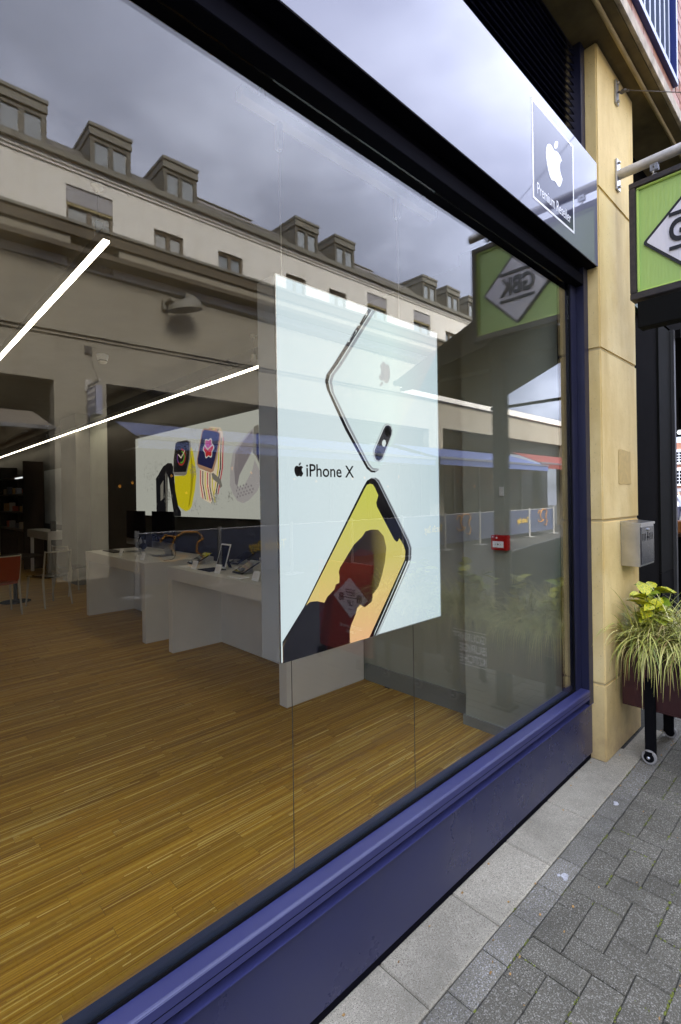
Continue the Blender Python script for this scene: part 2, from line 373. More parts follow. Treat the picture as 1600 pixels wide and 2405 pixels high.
def copy_tree(o, parent=None, loc=None, rz=None, label=None):
    c = o.copy(); COL.objects.link(c)
    if parent: c.parent = parent
    if loc is not None: c.location = loc
    if rz is not None: c.rotation_euler = (0, 0, rz)
    if label: c['label'] = label
    for ch in list(o.children): copy_tree(ch, c)
    return c
def share(name, me, parent, loc, rot=(0, 0, 0), scale=(1, 1, 1)):
    o = bpy.data.objects.new(name, me); COL.objects.link(o); o.location = Vector(loc) - OFF.get(parent.name, Vector((0, 0, 0))) if parent else loc
    o.rotation_euler = rot; o.scale = scale
    if parent: o.parent = parent
    return o
def text_polys(body):
    c = bpy.data.curves.new('lettering', 'FONT'); c.body = body; c.resolution_u = 4
    o = bpy.data.objects.new('lettering', c); COL.objects.link(o)
    bpy.context.view_layer.update(); dg = bpy.context.evaluated_depsgraph_get()
    me = bpy.data.meshes.new_from_object(o.evaluated_get(dg)); vs = [v.co.copy() for v in me.vertices]; fs = [tuple(p.vertices) for p in me.polygons]
    bpy.data.objects.remove(o); bpy.data.meshes.remove(me); return vs, fs
def text(name, body, fr, w, h, depth, m, parent, bold=0.0, d0=0.0, shear=0):
    """raised lettering: the frame's origin is its lower left corner, w x h its size"""
    c = bpy.data.curves.new('lettering', 'FONT'); c.body = body; c.resolution_u = 4; c.offset = bold; c.extrude = .02
    o = bpy.data.objects.new('lettering', c); COL.objects.link(o)
    bpy.context.view_layer.update(); dg = bpy.context.evaluated_depsgraph_get()
    me = bpy.data.meshes.new_from_object(o.evaluated_get(dg)); b = B(); V = [v.co for v in me.vertices]
    x0, x1 = min(v.x for v in V), max(v.x for v in V); y0, y1 = min(v.y for v in V), max(v.y for v in V)
    og, u, vv, n = fr
    for v in V:
        a = (v.x - x0) / (x1 - x0) * w; bb = (v.y - y0) / (y1 - y0) * h; d = d0 if v.z < 0 else d0 + depth
        b.v.append(tuple(og + u * a + vv * bb + n * d))
    b.f = [tuple(p.vertices) for p in me.polygons]
    bpy.data.objects.remove(o); bpy.data.meshes.remove(me)
    return put(name, b, m, parent)
def bez(path, seg=6):
    """flatten an outline of relative cubic curves into closed polygons"""
    res = []
    for sub in path.split('z'):
        if not sub.strip(): continue
        nums = [float(q) for q in re.findall(r'-?(?:\d+\.\d+|\.\d+|\d+)', sub)]
        p = Vector(nums[:2]); pts = [p.copy()]; k = 2
        while k + 5 < len(nums):
            a, b_, c = (p + Vector(nums[k + j:k + j + 2]) for j in (0, 2, 4))
            for i in range(1, seg + 1):
                t = i / seg; pts.append(p * (1 - t) ** 3 + a * 3 * t * (1 - t) ** 2 + b_ * 3 * t * t * (1 - t) + c * t ** 3)
            p = c; k += 6
        if (pts[0] - pts[-1]).length < 1e-3: pts.pop()
        res.append(pts)
    return res
FRUIT = bez('M12.152 6.896c-.948 0-2.415-1.078-3.96-1.04-2.04 .027-3.91 1.183-4.961 3.014-2.117 3.675-.546 9.103 1.519 12.09 1.013 1.454 2.208 3.09 3.792 3.039 1.52-.065 2.09-.987 3.935-.987 1.831 0 2.35 .987 3.96 .948 1.637-.026 2.676-1.48 3.676-2.948 1.156-1.688 1.636-3.325 1.662-3.415-.039-.013-3.182-1.221-3.22-4.857-.026-3.04 2.48-4.494 2.597-4.559-1.429-2.09-3.623-2.324-4.39-2.376-2-.156-3.675 1.09-4.61 1.09z M15.53 3.83c.843-1.012 1.4-2.427 1.245-3.83-1.207 .052-2.662 .805-3.532 1.818-.78 .896-1.454 2.338-1.273 3.714 1.338 .104 2.715-.688 3.559-1.701z')
def fruit(b, fr, w, h, d0, d1, ang=0):
    """the emblem, centred on the frame's origin, w x h"""
    for pl in FRUIT:
        q = []
        for p in pl:
            x = (p.x - 12.03) / 19.1 * w; y = -(p.y - 12) / 24 * h
            q.append((x * math.cos(ang) - y * math.sin(ang), x * math.sin(ang) + y * math.cos(ang)))
        b.prism(q, fr, d0, d1)
    return b
X, Y, Z = Vector((1, 0, 0)), Vector((0, 1, 0)), Vector((0, 0, 1))
FR_S = lambda x, y, z: (Vector((x, y, z)), X, Z, -Y)      # a face looking to the street (-Y), read left to right along +X
FR_W = lambda x, y, z: (Vector((x, y, z)), -Y, Z, -X)     # a face looking to -X
FR_N = lambda x, y, z: (Vector((x, y, z)), -X, Z, Y)      # a face looking to +Y (the far side of the street)
G = .045                                                  # outer face of the shop glass
RY = lambda yv: 2 * G - yv                                # depth beyond the glass as mirrored -> where the thing stands in the street

# ------------------------------------------------------------------ ground
b = B().box(-60, 80, -60, .12, -.12, -.012); b.box(3.35, 80, .12, 60, -.12, -.012); put('pavement', b, JOINT, kind='structure')
pave = bpy.data.objects['pavement']
def blk(x0, x1, y0, y1, z1=0, c=.003):
    b = B(); g = .0014
    x0 += g; x1 -= g; y0 += g; y1 -= g
    lo = [(x0, y0, -.05), (x1, y0, -.05), (x1, y1, -.05), (x0, y1, -.05)]; mid = [(p[0], p[1], z1 - c) for p in lo]
    hi = [(x0 + c, y0 + c, z1), (x1 - c, y0 + c, z1), (x1 - c, y1 - c, z1), (x0 + c, y1 - c, z1)]
    n = 0; b.v = lo + mid + hi
    for k in range(2):
        for i in range(4):
            j = (i + 1) % 4; b.f.append((k * 4 + i, k * 4 + j, k * 4 + 4 + j, k * 4 + 4 + i))
    b.f.append((8, 9, 10, 11)); return b
# cream slabs along the foot of the shopfront
sx = [-3.15 + .4345 * k for k in range(18)]
for x in sx:
    if x < 3.6: put('slab', blk(x + .08 - .0145, x + .08 + .4345 - .0145, -.196, .02 if x < 3.1 else -.085, .002 + random.uniform(0, .002), .006), SLAB, pave)
# border course of paler blocks
for k in range(-12, 24):
    x = 1.352 + .2145 * k
    if -1 < x < 4.6: put('border_paver', blk(x, x + .2145, -.2935, -.1975, random.uniform(-.0025, .001)), PAVER_L, pave)
# herringbone field
cell = .106; ch = .1035; cnt = 0; stuff = B()
mesh_cache = {}
def cm(hv, k):
    key = (hv, k)
    if key not in mesh_cache:
        bb = blk(0, 2 * cell if hv else cell, 0, ch if hv else 2 * ch, 0, .003 + .0012 * k)
        me = bpy.data.meshes.new('paver'); me.from_pydata(bb.v, [], bb.f); me.materials.append(PAVER); mesh_cache[key] = me
    return mesh_cache[key]
for j in range(-64, 1):
    for i in range(-70, 95):
        k = (i + j) % 4
        if k not in (0, 2): continue
        x = 2.486 + (i - 3) * cell; y = -.2945 - ch + j * ch
        hv = k == 0; x1 = x + (2 * cell if hv else cell); y1 = y + (ch if hv else 2 * ch)
        cut = y1 > -.29
        if cut: y1 = y + ch
        near = .95 < x < 4.15 and y > -1.30 and (x - .6) > -1.35 * (y + .25)
        if near and cnt < 285:
            cnt += 1
            z = random.uniform(-.0045, 0)
            if cut: o = put('paver', blk(x, x1, y, y1, z), PAVER, pave)
            else: o = share('paver', cm(hv, random.randrange(3)), pave, (x, y, z), (random.uniform(-.006, .006), random.uniform(-.006, .006), 0))
        else:
            q = blk(x, x1, y, y1, random.uniform(-.004, 0)); n = len(stuff.v)
            stuff.v += q.v; stuff.f += [tuple(n + a for a in f) for f in q.f]
# half blocks that close the field along the border
for i in range(-70, 95):
    if (i + 1) % 4 == 3: pass
put('paver_field', stuff, PAVER_S, pave, kind='stuff')
# moss and weeds in the joints
mb = B()
def tuft(x, y, r):
    n = len(mb.v); a = random.uniform(0, 6)
    h = r * random.uniform(.5, 1.1)
    mb.v += [(x + r * math.cos(a + t), y + r * math.sin(a + t) * .8, -.006) for t in (0, 1.26, 2.5, 3.77, 5.0)] + [(x + random.uniform(-.3, .3) * r, y, h - .006)]
    mb.f += [(n + q, n + (q + 1) % 5, n + 5) for q in range(5)]
for j in range(-10, 2):
    y = -.2945 + j * ch if j < 1 else -.1965
    for s in range(16):
        x0 = random.uniform(1.0, 4.0); L = random.choice((.02, .05, .12)) ; k = int(L / .006) + 2
        if j == 1 and random.random() < .6: continue
        for q in range(k):
            if random.random() < .7: tuft(x0 + L * random.random(), y + random.gauss(0, .0022), random.uniform(.0025, .0062))
for s in range(55):
    x0 = 2.486 + cell * random.randrange(-16, 14); y0 = -.2945 - ch * random.randrange(0, 9)
    for q in range(random.randrange(3, 16)): tuft(x0 + random.gauss(0, .002), y0 - ch * random.random() * .9, random.uniform(.0025, .006))
o = put('joint_moss', mb, MOSS); o['kind'] = 'stuff'; o['label'] = 'green moss and tiny weeds growing in the paving joints'; o['category'] = 'moss'

SPOT = mat('dried_white_spot', (.40, .40, .40), .8, var=.3, vscale=90)
for (x, y, r, l) in ((2.79, -.245, .016, 'dried white spot on the border pavers near the planter wheel'), (2.10, -.262, .019, 'larger dried white spot on the border pavers further from the pillar')):
    b = B(); n0 = 0
    for q in range(7):
        cx, cy_ = x + random.gauss(0, r * .6), y + random.gauss(0, r * .35); rr = r * random.uniform(.25, .7)
        b.hexa([(cx + rr * math.cos(t) * random.uniform(.8, 1.2), cy_ + rr * .7 * math.sin(t), .0003 - .004) for t in [k * .6283 for k in range(10)]], [(cx + rr * math.cos(t), cy_ + rr * .7 * math.sin(t), .0012 + .0003 * q) for t in [k * .6283 for k in range(10)]])
    tag(put('paving_spot', b, SPOT), l, 'spot')
LIT = mat('dry_leaf_litter', (.30, .17, .05), .8, var=.5, vscale=60); rl = random.Random(21)
b = B()
for q in range(70):
    x = rl.uniform(1.0, 3.9); y = rl.choice((-.012, -.1965, -.2945)) + rl.gauss(0, .012) if rl.random() < .6 else rl.uniform(-1.0, -.05); a = rl.uniform(0, 6.28); r = rl.uniform(.003, .008)
    if y > -.006: continue
    b.hexa([(x + r * math.cos(a + t), y + r * .6 * math.sin(a + t), .003 + .002 * math.cos(t)) for t in (0, 1.5, 3.1, 4.6)], [(x + r * math.cos(a + t), y + r * .6 * math.sin(a + t), .0042 + .002 * math.cos(t)) for t in (0, 1.5, 3.1, 4.6)])
o = put('leaf_litter', b, LIT, kind='stuff'); o['label'] = 'scraps of dry leaf and grit lying on the paving'; o['category'] = 'litter'
# ------------------------------------------------------------------ the shop room
put('shop_floor', B().box(-6, 3.2, .10, 20, -.12, -.012), JOINT, kind='structure')
fl = bpy.data.objects['shop_floor']
pw_ = .072; rows = int((20 - .10) / pw_); field = B(); pc = 0
plank_me = {}
for r in range(rows):
    y = .10 + r * pw_; x = -6 - random.random() * 1.0
    while x < 3.19:
        L = random.choice((.62, .78, .94, 1.10)); x1 = min(x + L, 3.19); xs = max(x, -6)
        if x1 - xs > .05:
            if y < 3.25 and x1 > -.05 + y * .22 and pc < 296 and x1 == x + L and xs == x:
                if L not in plank_me:
                    q = B().box(.0006, L - .0006, .0006, pw_ - .0006, -.012, 0)
                    me = bpy.data.meshes.new('plank'); me.from_pydata(q.v, [], q.f); me.materials.append(PLANK); plank_me[L] = me
                share('plank', plank_me[L], fl, (x, y, random.uniform(-.0004, 0))); pc += 1
            else: field.box(xs + .0006, x1 - .0006, y + .0006, y + pw_ - .0006, -.012, random.uniform(-.0004, 0))
        x += L
put('plank_field', field, PLANK_S, fl, kind='stuff')
def struct(name, b, m): return put(name, b, m, kind='structure')
struct('ceiling', B().box(-6, 3.3, .16, 20, 3.30, 3.42), CEIL)
struct('right_wall', B().box(3.19, 3.30, .13, 20, 0, 3.298), WALLGREY)
struct('back_wall', B().box(-6, 3.188, 19.9, 20, 0, 3.298), WALLDARK)
struct('left_wall', B().box(-6.1, -6.002, .16, 20, 0, 3.298), WALLDARK)
struct('window_pier', B().box(3.045, 3.188, .115, .80, 0, 3.298), WALLGREY)
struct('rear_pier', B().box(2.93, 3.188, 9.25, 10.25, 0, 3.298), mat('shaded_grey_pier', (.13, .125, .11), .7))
b = B().box(3.030, 3.0448, .115, .815, .001, .068); b.box(3.0448, 3.186, .801, .815, .001, .068); struct('pier_skirting', b, SKIRT)
struct('wall_skirting', B().box(3.172, 3.1895, .82, 1.895, .001, .145), SKIRT)
struct('dark_wall_lining', B().box(3.178, 3.1895, 3.30, 8.27, .001, 3.296), WALLDARK)
struct('dark_wall_lining', B().box(3.176, 3.1895, 10.26, 19.88, .001, 3.296), WALLDARK)

# ------------------------------------------------------------------ shopfront
sf = thing('shopfront', 'navy metal shop window frame with one big pane and a low panel at its foot', 'shopfront', (0, 0, 0))
XL, XR = -4.2, 3.02
put('stall_riser', B().box(XL, 3.168, 0, .02, .042, .345), RISER, sf, bev=.004)
put('lit_riser_lip', B().box(XL, 3.168, -.011, .0201, .3452, .3500), NAVY, sf, bev=.001)  # top lip of the riser, its sky light put into a brighter navy
put('plinth', B().box(XL, 3.170, .012, .05, 0, .0415), NAVY_DK, sf)
put('recess', B().box(XL, 3.170, .0202, .10, .0418, .3995), BLACK, sf)
b = B().hexa([(XL, -.016, .388), (XL, .040, .388), (XL, .040, .441), (XL, -.010, .441), (XL, -.016, .436)],
             [(XR + .0785, -.016, .388), (XR + .0785, .040, .388), (XR + .0785, .040, .441), (XR + .0785, -.010, .441), (XR + .0785, -.016, .436)])
put('bottom_rail', b, NAVY, sf, bev=.0015)
put('rail_seam', B().box(XL, XR + .078, -.0166, -.0155, .4085, .4105), NAVY_DK, sf)
put('glazing_gasket', B().box(XL, XR, .0395, .0440, .4405, .4500), BLACK, sf)
put('inner_bead', B().box(XL, XR, .0535, .095, .400, .4405), BEAD, sf)
put('side_gasket', B().box(XR - .012, XR, .0385, .0440, .450, 2.842), BLACK, sf)
b = B().box(XR, XR + .0795, .034, .100, .4415, 2.842); put('side_post', b, NAVY_P, sf, bev=.0015)
put('outer_post', B().box(XR + .08, 3.166, -.010, .100, .3505, 4.29), NAVY_P, sf, bev=.0015)
put('inner_post', B().box(XR - .045, XR - .0005, .0535, .098, .441, 2.842), NAVY_DK, sf)
put('head_rail', B().box(XL, XR + .0795, -.010, .098, 2.843, 2.905), NAVY_DK, sf, bev=.002)
put('upper_transom', B().box(XL, XR + .0795, .012, .098, 2.9055, 3.62), NAVY_DK, sf)
put('pane', B().box(XL, XR - .002, .045, .052, .4412, 2.8425), GLASS, sf)
# mirrored grey fascia with its badge
fa = thing('fascia_sign', 'long glossy grey shop sign panel over the window with a square emblem badge', 'sign', (0, -.07, 2.95))
put('face_panel', B().box(XL, 3.160, -.072, -.066, 2.949, 3.562), SIGNGREY, fa, bev=.001)
put('tray', B().box(XL, 3.165, -.0655, .0115, 2.952, 3.558), NAVY_DK, fa)
fb = FR_S(2.318, -.072, 3.018); bw, bh = .492, .478
put('badge_border', B().prism([(0, 0), (bw, 0), (bw, bh), (0, bh)], fb, .0002, .0016), WHITE_PRINT, fa)
bd = put('badge', B().prism([(.014, .012), (bw - .014, .012), (bw - .014, bh - .012), (.014, bh - .012)], fb, .0016, .0024), BADGE, fa)
put('emblem', fruit(B(), FR_S(2.318 + bw * .495, -.072, 3.018 + .288), .190, .232, .0024, .0034), WHITE_PRINT, bd)
text('lettering', 'Premium Reseller', FR_S(2.318 + .045, -.072, 3.018 + .038), bw - .095, .054, .001, WHITE_PRINT, bd, d0=.0024, bold=-.008)
# louvre over the fascia
lv = thing('louvre', 'black horizontal slatted louvre above the grey sign panel', 'louvre', (0, .03, 3.6))
q = B(); zz = 3.60
me = bpy.data.meshes.new('slat'); bb = B().hexa([(XL, .018, 0), (XL, .024, 0), (XL, .062, .030), (XL, .056, .030)], [(3.08, .018, 0), (3.08, .024, 0), (3.08, .062, .030), (3.08, .056, .030)])
me.from_pydata([(x, y - .03, z) for x, y, z in bb.v], [], bb.f); me.materials.append(NAVY_P)
while zz < 4.26:
    share('slat', me, lv, (0, .03, zz)); zz += .0435
put('back_plate', B().box(XL, 3.085, .095, .11, 3.625, 4.289), BLACK, lv)

# ------------------------------------------------------------------ stone pillar
pl = thing('stone_pillar', 'tall ochre painted stone pillar between the shop window and the dark restaurant front', 'pillar', (3.5, -.07, 0))
zs = [0, .463, 1.441, 2.47, 3.432, 4.296]
for i in range(5):
    a, c = zs[i] + (.0 if i == 0 else .0045), zs[i + 1] - .0045
    put('block', B().box(3.175 + random.uniform(-.001, .001), 3.842, -.075 + random.uniform(-.001, .001), .35, a, c), STONE, pl, bev=.007)
put('joint', B().box(3.183, 3.834, -.067, .34, .01, 4.29), mat('pale_mortar', (.50, .40, .20), .9), pl)
pt = B(); pts = []
for k in range(40):
    t = k / 40 * 2 * math.pi; ux = math.copysign(abs(math.cos(t)) ** .18, math.cos(t)); uz = math.copysign(abs(math.sin(t)) ** .12, math.sin(t))
    pts.append((.122 * ux * random.uniform(.95, 1.03), .112 * uz * random.uniform(.94, 1.03)))
pt.prism(pts, FR_S(3.570, -.0755, 1.772), .0012, .0022); put('paint_patch', pt, mat('fresh_ochre_patch', (.52, .36, .10), .6, var=.12, vscale=25), pl)
# stainless wall bin
bn = thing('wall_bin', 'stainless steel wall box with slotted front fixed to the stone pillar', 'wall bin', (3.61, -.08, 1.14))
put('body', B().box(3.472, 3.762, -.186, -.0775, 1.146, 1.402), STEEL, bn, bev=.002)
b = B().hexa([(3.466, -.193, 1.403), (3.768, -.193, 1.403), (3.768, -.0775, 1.403), (3.466, -.0775, 1.403)], [(3.466, -.193, 1.418), (3.768, -.193, 1.418), (3.768, -.0775, 1.428), (3.466, -.0775, 1.428)])
put('lid', b, STEEL, bn, bev=.0015)
fd = put('front_door', B().box(3.486, 3.752, -.1905, -.1865, 1.158, 1.392), mat('dark_brushed_steel', (.11, .11, .12), .22, metal=1, var=.1, vscale=9), bn, bev=.001)
b = B()
for k in range(8):
    if k in (3, 4): continue
    put('slot', B().box(3.508 + .029 * k, 3.516 + .029 * k, -.1912, -.1904, 1.305, 1.350), BLACK, fd)
put('cross_slot', b.box(3.600, 3.6105, -.1912, -.1904, 1.318, 1.330).box(3.6255, 3.636, -.1912, -.1904, 1.318, 1.330).box(3.611, 3.625, -.1912, -.1904, 1.302, 1.358), BLACK, fd)
put('lock', B().lathe((3.618, -.1905, 1.372), [(.009, 0), (.009, -.006), (.006, -.008)], 12, axis=1), ALU, fd)

# ------------------------------------------------------------------ building above
ub = thing('brick_building', 'red brick upper storeys with a blue barred window above the stone pillar', 'building', (0, 0, 4.3))
FY = -.24
put('soffit', B().box(-8, 14, FY + .012, .34, 4.297, 4.36), SOFFIT, ub)
put('stone_band', B().box(-8, 14, FY - .012, FY + .0115, 4.300, 4.385), BANDSTONE, ub, bev=.004)
put('conduit', B().tube([(-8, -.165, 4.283), (14, -.165, 4.283)], .0125, 10), mat('painted_conduit', (.40, .31, .15), .6, var=.2, vscale=9), ub, smooth=True)
put('mortar_wall', B().box(-8, 3.0, FY, .3, 4.386, 7.2).box(4.19, 14, FY, .3, 4.386, 7.2).box(3.0, 4.19, FY, .3, 4.386, 4.455).box(3.0, 4.19, FY, .3, 6.4, 7.2).box(3.0, 4.19, .12, .3, 4.456, 6.39), MORTAR, ub)
bk = bpy.data.meshes.new('brick'); q = B().box(.004, .211, -.006, .012, .004, .0665); bk.from_pydata(q.v, [], q.f); bk.materials.append(BRICK2)
bk2 = bk.copy(); bk2.materials[0] = BRICK
nb = 0; rest = B()
for r in range(40):
    z = 4.386 + .0725 * r
    for c in range(-10, 40):
        x = 2.6 + .2165 * c + (.108 if r % 2 else 0)
        if x < 2.4: continue
        inwin = x + .2 > 3.02 and x < 4.17 and 4.44 < z + .03 < 6.4
        if inwin: continue
        if x < 6.6 and r < 26 and nb < 298 and x > 2.8:
            share('brick', bk if random.random() < .65 else bk2, ub, (x, FY, z)); nb += 1
        else: rest.box(x + .004, x + .211, FY - .006, FY + .01, z + .004, z + .0665)
put('brick_field', rest, BRICK2, ub, kind='stuff')
wd = put('window', B().box(3.02, 4.165, FY - .035, FY + .05, 4.456, 4.500).box(4.125, 4.165, FY - .035, FY + .05, 4.5005, 6.36).box(3.02, 3.06, FY - .035, FY + .05, 4.5005, 6.36), BLUEFRAME, ub, bev=.003)
b = B()
PBAR = mat('pale_blue_bars', (.13, .16, .22), .4)
for k in range(9): put('bar', B().box(3.13 + .112 * k, 3.158 + .112 * k, FY - .012, FY + .03, 4.501, 6.36), PBAR, wd)
put('window_glass', B().box(3.0605, 4.1245, FY + .035, FY + .042, 4.501, 6.36), mat('dark_blue_glass', (.01, .03, .16), .08), wd)

# ------------------------------------------------------------------ restaurant front beside the pillar
gf = thing('restaurant_front', 'black restaurant shopfront standing open beyond the stone pillar', 'shopfront', (4.5, .1, 0))
put('dark_panel', B().box(3.843, 5.04, .10, .16, 0, 4.29), DARKROOM, gf)
put('door_leaf', B().box(5.045, 5.44, .085, .13, .9, 3.1), mat('charcoal_door', (.010, .010, .009), .8, spec=.05), gf)
put('door_base', B().box(5.045, 5.44, .085, .13, .02, .895), mat('black_kick_panel', (.005, .005, .005), .8, spec=.05), gf)
put('door_frame', B().box(5.445, 5.50, .06, .15, 0, 3.12), mat('grey_door_frame', (.05, .05, .05), .5, spec=.2), gf, bev=.003)
put('over_panel', B().box(5.0405, 14, .09, .2, 3.13, 4.29), DARKROOM, gf)
put('green_fascia', B().box(3.845, 4.75, .06, .0995, 3.05, 3.13), mat('dark_green_board', (.012, .05, .028), .5), gf)
put('party_wall', B().box(3.301, 3.83, .36, 20, 0, 4.29), DARKROOM, gf)
put('inner_ceiling', B().box(5.51, 15.2, .02, 17, 3.05, 3.128), DARKROOM, gf)
put('inner_floor', B().box(3.84, 15.2, .21, 17, -.011, -.002), DARKROOM, gf)
put('inner_back_wall', B().box(3.84, 15.2, 6.2, 6.4, 0, 3.04), DARKROOM, gf)
lp = thing('ceiling_spotlight', 'small white spotlight glowing under the dark restaurant ceiling', 'light', (9.0, .78, 2.5))
put('stem', B().tube([(9.0, .78, 3.05), (9.0, .78, 2.56)], .012, 8), BLACK, lp)
put('lens', B().lathe((9.0, .78, 2.50), [(.03, 0), (.045, .03), (.03, .06)], 12), emit('cool_spot', (.9, .95, 1), 2.5), lp, smooth=True)
t_ = thing('wooden_crate', 'orange wooden box on a dark counter inside the restaurant', 'box', (9.4, .75, .98))
put('crate_side', B().box(9.2, 9.7, .55, 1.0, .98, 1.16), mat('orange_wood', (.35, .13, .03), .5), t_, bev=.006)
put('rope_handle', B().box(9.185, 9.199, .72, .82, 1.06, 1.10), BLACK, t_)
c_ = thing('counter', 'dark wooden counter under the orange box inside the restaurant', 'counter', (9.4, .8, 0))
put('counter_top', B().box(9.0, 10.2, .3, 1.3, .93, .978), mat('dark_wood', (.05, .022, .010), .4), c_); put('counter_body', B().box(9.1, 10.1, .4, 1.2, 0, .9295), DARKROOM, c_)
# brick townhouse at the far end of the street
th = thing('brick_townhouse', 'distant red brick town house with white sash windows seen past the pillar', 'building', (42, 8, 0))
put('wall', B().box(42, 50, 2, 8.44, 1.95, 5.2), BRICK, th)
put('shop_fascia', B().box(41.9, 50, 2, 8.44, 1.55, 1.945), PANELGREY, th)
put('shop_window', B().box(42.05, 50, 2, 8.40, .2, 1.545), mat('teal_shop_window', (.03, .10, .10), .2), th)
put('shop_base', B().box(41.95, 50, 2, 8.44, 0, .195), DARKROOM, th)
for (z0, z1) in ((3.79, 4.53), (2.26, 3.22)):
    for yy in (8.18, 6.4, 4.6):
        w = put('window', B().box(41.93, 41.995, yy - 1.05, yy + .12, z1, z1 + .19).box(41.9, 41.995, yy - 1.05, yy + .2, z0 - .12, z0), WHITE_PRINT, th)
        put('pane', B().box(41.97, 41.998, yy - .95, yy, z0 + .001, z1 - .001), SCREENOFF, w)
        g = B()
        for k in range(5): g.box(41.95, 41.969, yy - .95 + .2375 * k - .015, yy - .95 + .2375 * k + .015, z0, z1)
        for k in range(1, 4): g.box(41.955, 41.9685, yy - .95, yy, z0 + (z1 - z0) * k / 4 - .015, z0 + (z1 - z0) * k / 4 + .015)
        put('glazing_bar', g, WHITE_PRINT, w)
def person(x, y, face, top, label):
    """a standing figure grown from a jointed skeleton"""
    J = {'pelvis': (0, 0, .95, .135), 'waist': (0, 0, 1.10, .13), 'chest': (0, 0, 1.32, .155), 'neck': (0, 0, 1.50, .055), 'head': (0, .01, 1.60, .085), 'crown': (0, .01, 1.72, .075)}
    E_ = [('pelvis', 'waist'), ('waist', 'chest'), ('chest', 'neck'), ('neck', 'head'), ('head', 'crown')]
    for s_, n_ in ((-1, 'a'), (1, 'b')):
        J.update({'hip' + n_: (.09 * s_, 0, .90, .09), 'knee' + n_: (.10 * s_, .02 * s_, .50, .06), 'ankle' + n_: (.10 * s_, -.04 * s_, .08, .04), 'toe' + n_: (.11 * s_, .12 - .04 * s_, .035, .035),
                  'sho' + n_: (.19 * s_, 0, 1.42, .06), 'elb' + n_: (.25 * s_, .03 * s_, 1.13, .042), 'wri' + n_: (.24 * s_, .10, .88, .03), 'hand' + n_: (.24 * s_, .13, .78, .028)})
        E_ += [('pelvis', 'hip' + n_), ('hip' + n_, 'knee' + n_), ('knee' + n_, 'ankle' + n_), ('ankle' + n_, 'toe' + n_), ('chest', 'sho' + n_), ('sho' + n_, 'elb' + n_), ('elb' + n_, 'wri' + n_), ('wri' + n_, 'hand' + n_)]
    ks = list(J); me = bpy.data.meshes.new('person'); me.from_pydata([J[k][:3] for k in ks], [(ks.index(a), ks.index(c)) for a, c in E_], [])
    o = bpy.data.objects.new('person', me); COL.objects.link(o)
    md = o.modifiers.new('skin', 'SKIN'); o.modifiers.new('sub', 'SUBSURF').levels = 1; o.modifiers['sub'].render_levels = 1
    for i, k in enumerate(ks): me.skin_vertices[0].data[i].radius = (J[k][3], J[k][3]); me.skin_vertices[0].data[i].use_root = k == 'pelvis'
    t = NT('figure'); g = t.n('ShaderNodeTexCoord'); sp = t.n('ShaderNodeSeparateXYZ'); t.l(g.outputs['Object'], sp.inputs[0])
    dv_ = t.n('ShaderNodeMath', operation='DIVIDE'); t.l(sp.outputs[2], dv_.inputs[0]); dv_.inputs[1].default_value = 1.8
    r = ramp(t, dv_.outputs[0], [(.0, (.03, .03, .04)), (.52, (.05, .05, .08)), (.53, top), (.82, top), (.83, (.45, .28, .2)), (.91, (.45, .28, .2)), (.92, (.05, .03, .02)), (1, (.05, .03, .02))])
    t.l(r, t.p.inputs['Base Color']); me.materials.append(t.m)
    o.location = (x, y, 0); o.rotation_euler = (0, 0, face); tag(o, label, 'person')
person(30.5, 5.62, 2.2, (.34, .05, .04), 'person in a dark red top on the far pavement beyond the pillar')
person(28.8, 5.08, -.6, (.55, .55, .6), 'person in a pale top on the far pavement beyond the pillar')
# ------------------------------------------------------------------ projecting sign on the pillar
SX = 3.50
hs = thing('hanging_sign', 'lime green square sign in a black frame with a white diamond, hanging from a pole', 'sign', (SX, -.507, 3.16))
y0, y1, z0, z1 = -.862, -.155, 2.80, 3.522
b = B()
for (a, c, d, e_) in ((y0, y1, z1 - .034, z1), (y0, y1, z0, z0 + .040), (y0, y0 + .036, z0 + .0405, z1 - .0345), (y1 - .036, y1, z0 + .0405, z1 - .0345)): b.box(SX - .045, SX + .045, a, c, d, e_)
put('frame', b, SIGNBLACK, hs, bev=.003)
put('panel', B().box(SX - .018, SX + .018, y0 + .0365, y1 - .0365, z0 + .0405, z1 - .0345), SIGNGREEN, hs)
ya, yb, za, zb = y0 + .037, y1 - .037, z0 + .041, z1 - .035; b = B(); w = .013
for (a, c, d, e_) in ((ya, yb, zb - w, zb), (ya, yb, za, za + w), (ya, ya + w, za + w, zb - w), (yb - w, yb, za + w, zb - w)): b.box(SX - .034, SX - .0181, a, c, d, e_)
put('moulding', b, LIME, hs, bev=.004)
CY_, CZ_ = -.497, 3.134
def rdia(h, r=.018, k=5):
    pts = []
    for q in range(4):
        a0 = math.pi / 2 * q; cx, cz = (h - r * 1.414) * math.cos(a0), (h - r * 1.414) * math.sin(a0)
        for i in range(k + 1):
            t = a0 - math.pi / 4 + math.pi / 2 * i / k; pts.append((cx + r * math.cos(t), cz + r * math.sin(t)))
    return pts
fr = FR_W(SX - .018, CY_, CZ_)
dm = put('diamond', B().prism(rdia(.275), fr, .0002, .010), INK, hs)
put('diamond_face', B().prism(rdia(.252, .008), fr, .0101, .013), SIGNWHITE, dm)
put('bar', B().box(SX - .038, SX - .0311, CY_ - .132, CY_ + .132, 3.236, 3.256), INK, dm); put('bar', B().box(SX - .038, SX - .0311, CY_ - .132, CY_ + .132, 3.036, 3.056), INK, dm)
text('lettering', 'GBK', FR_W(SX - .0311, CY_ + .132, 3.080), .264, .134, .007, INK, dm, bold=.028)
fr2 = (Vector((SX + .018, CY_, CZ_)), Y, Z, X)
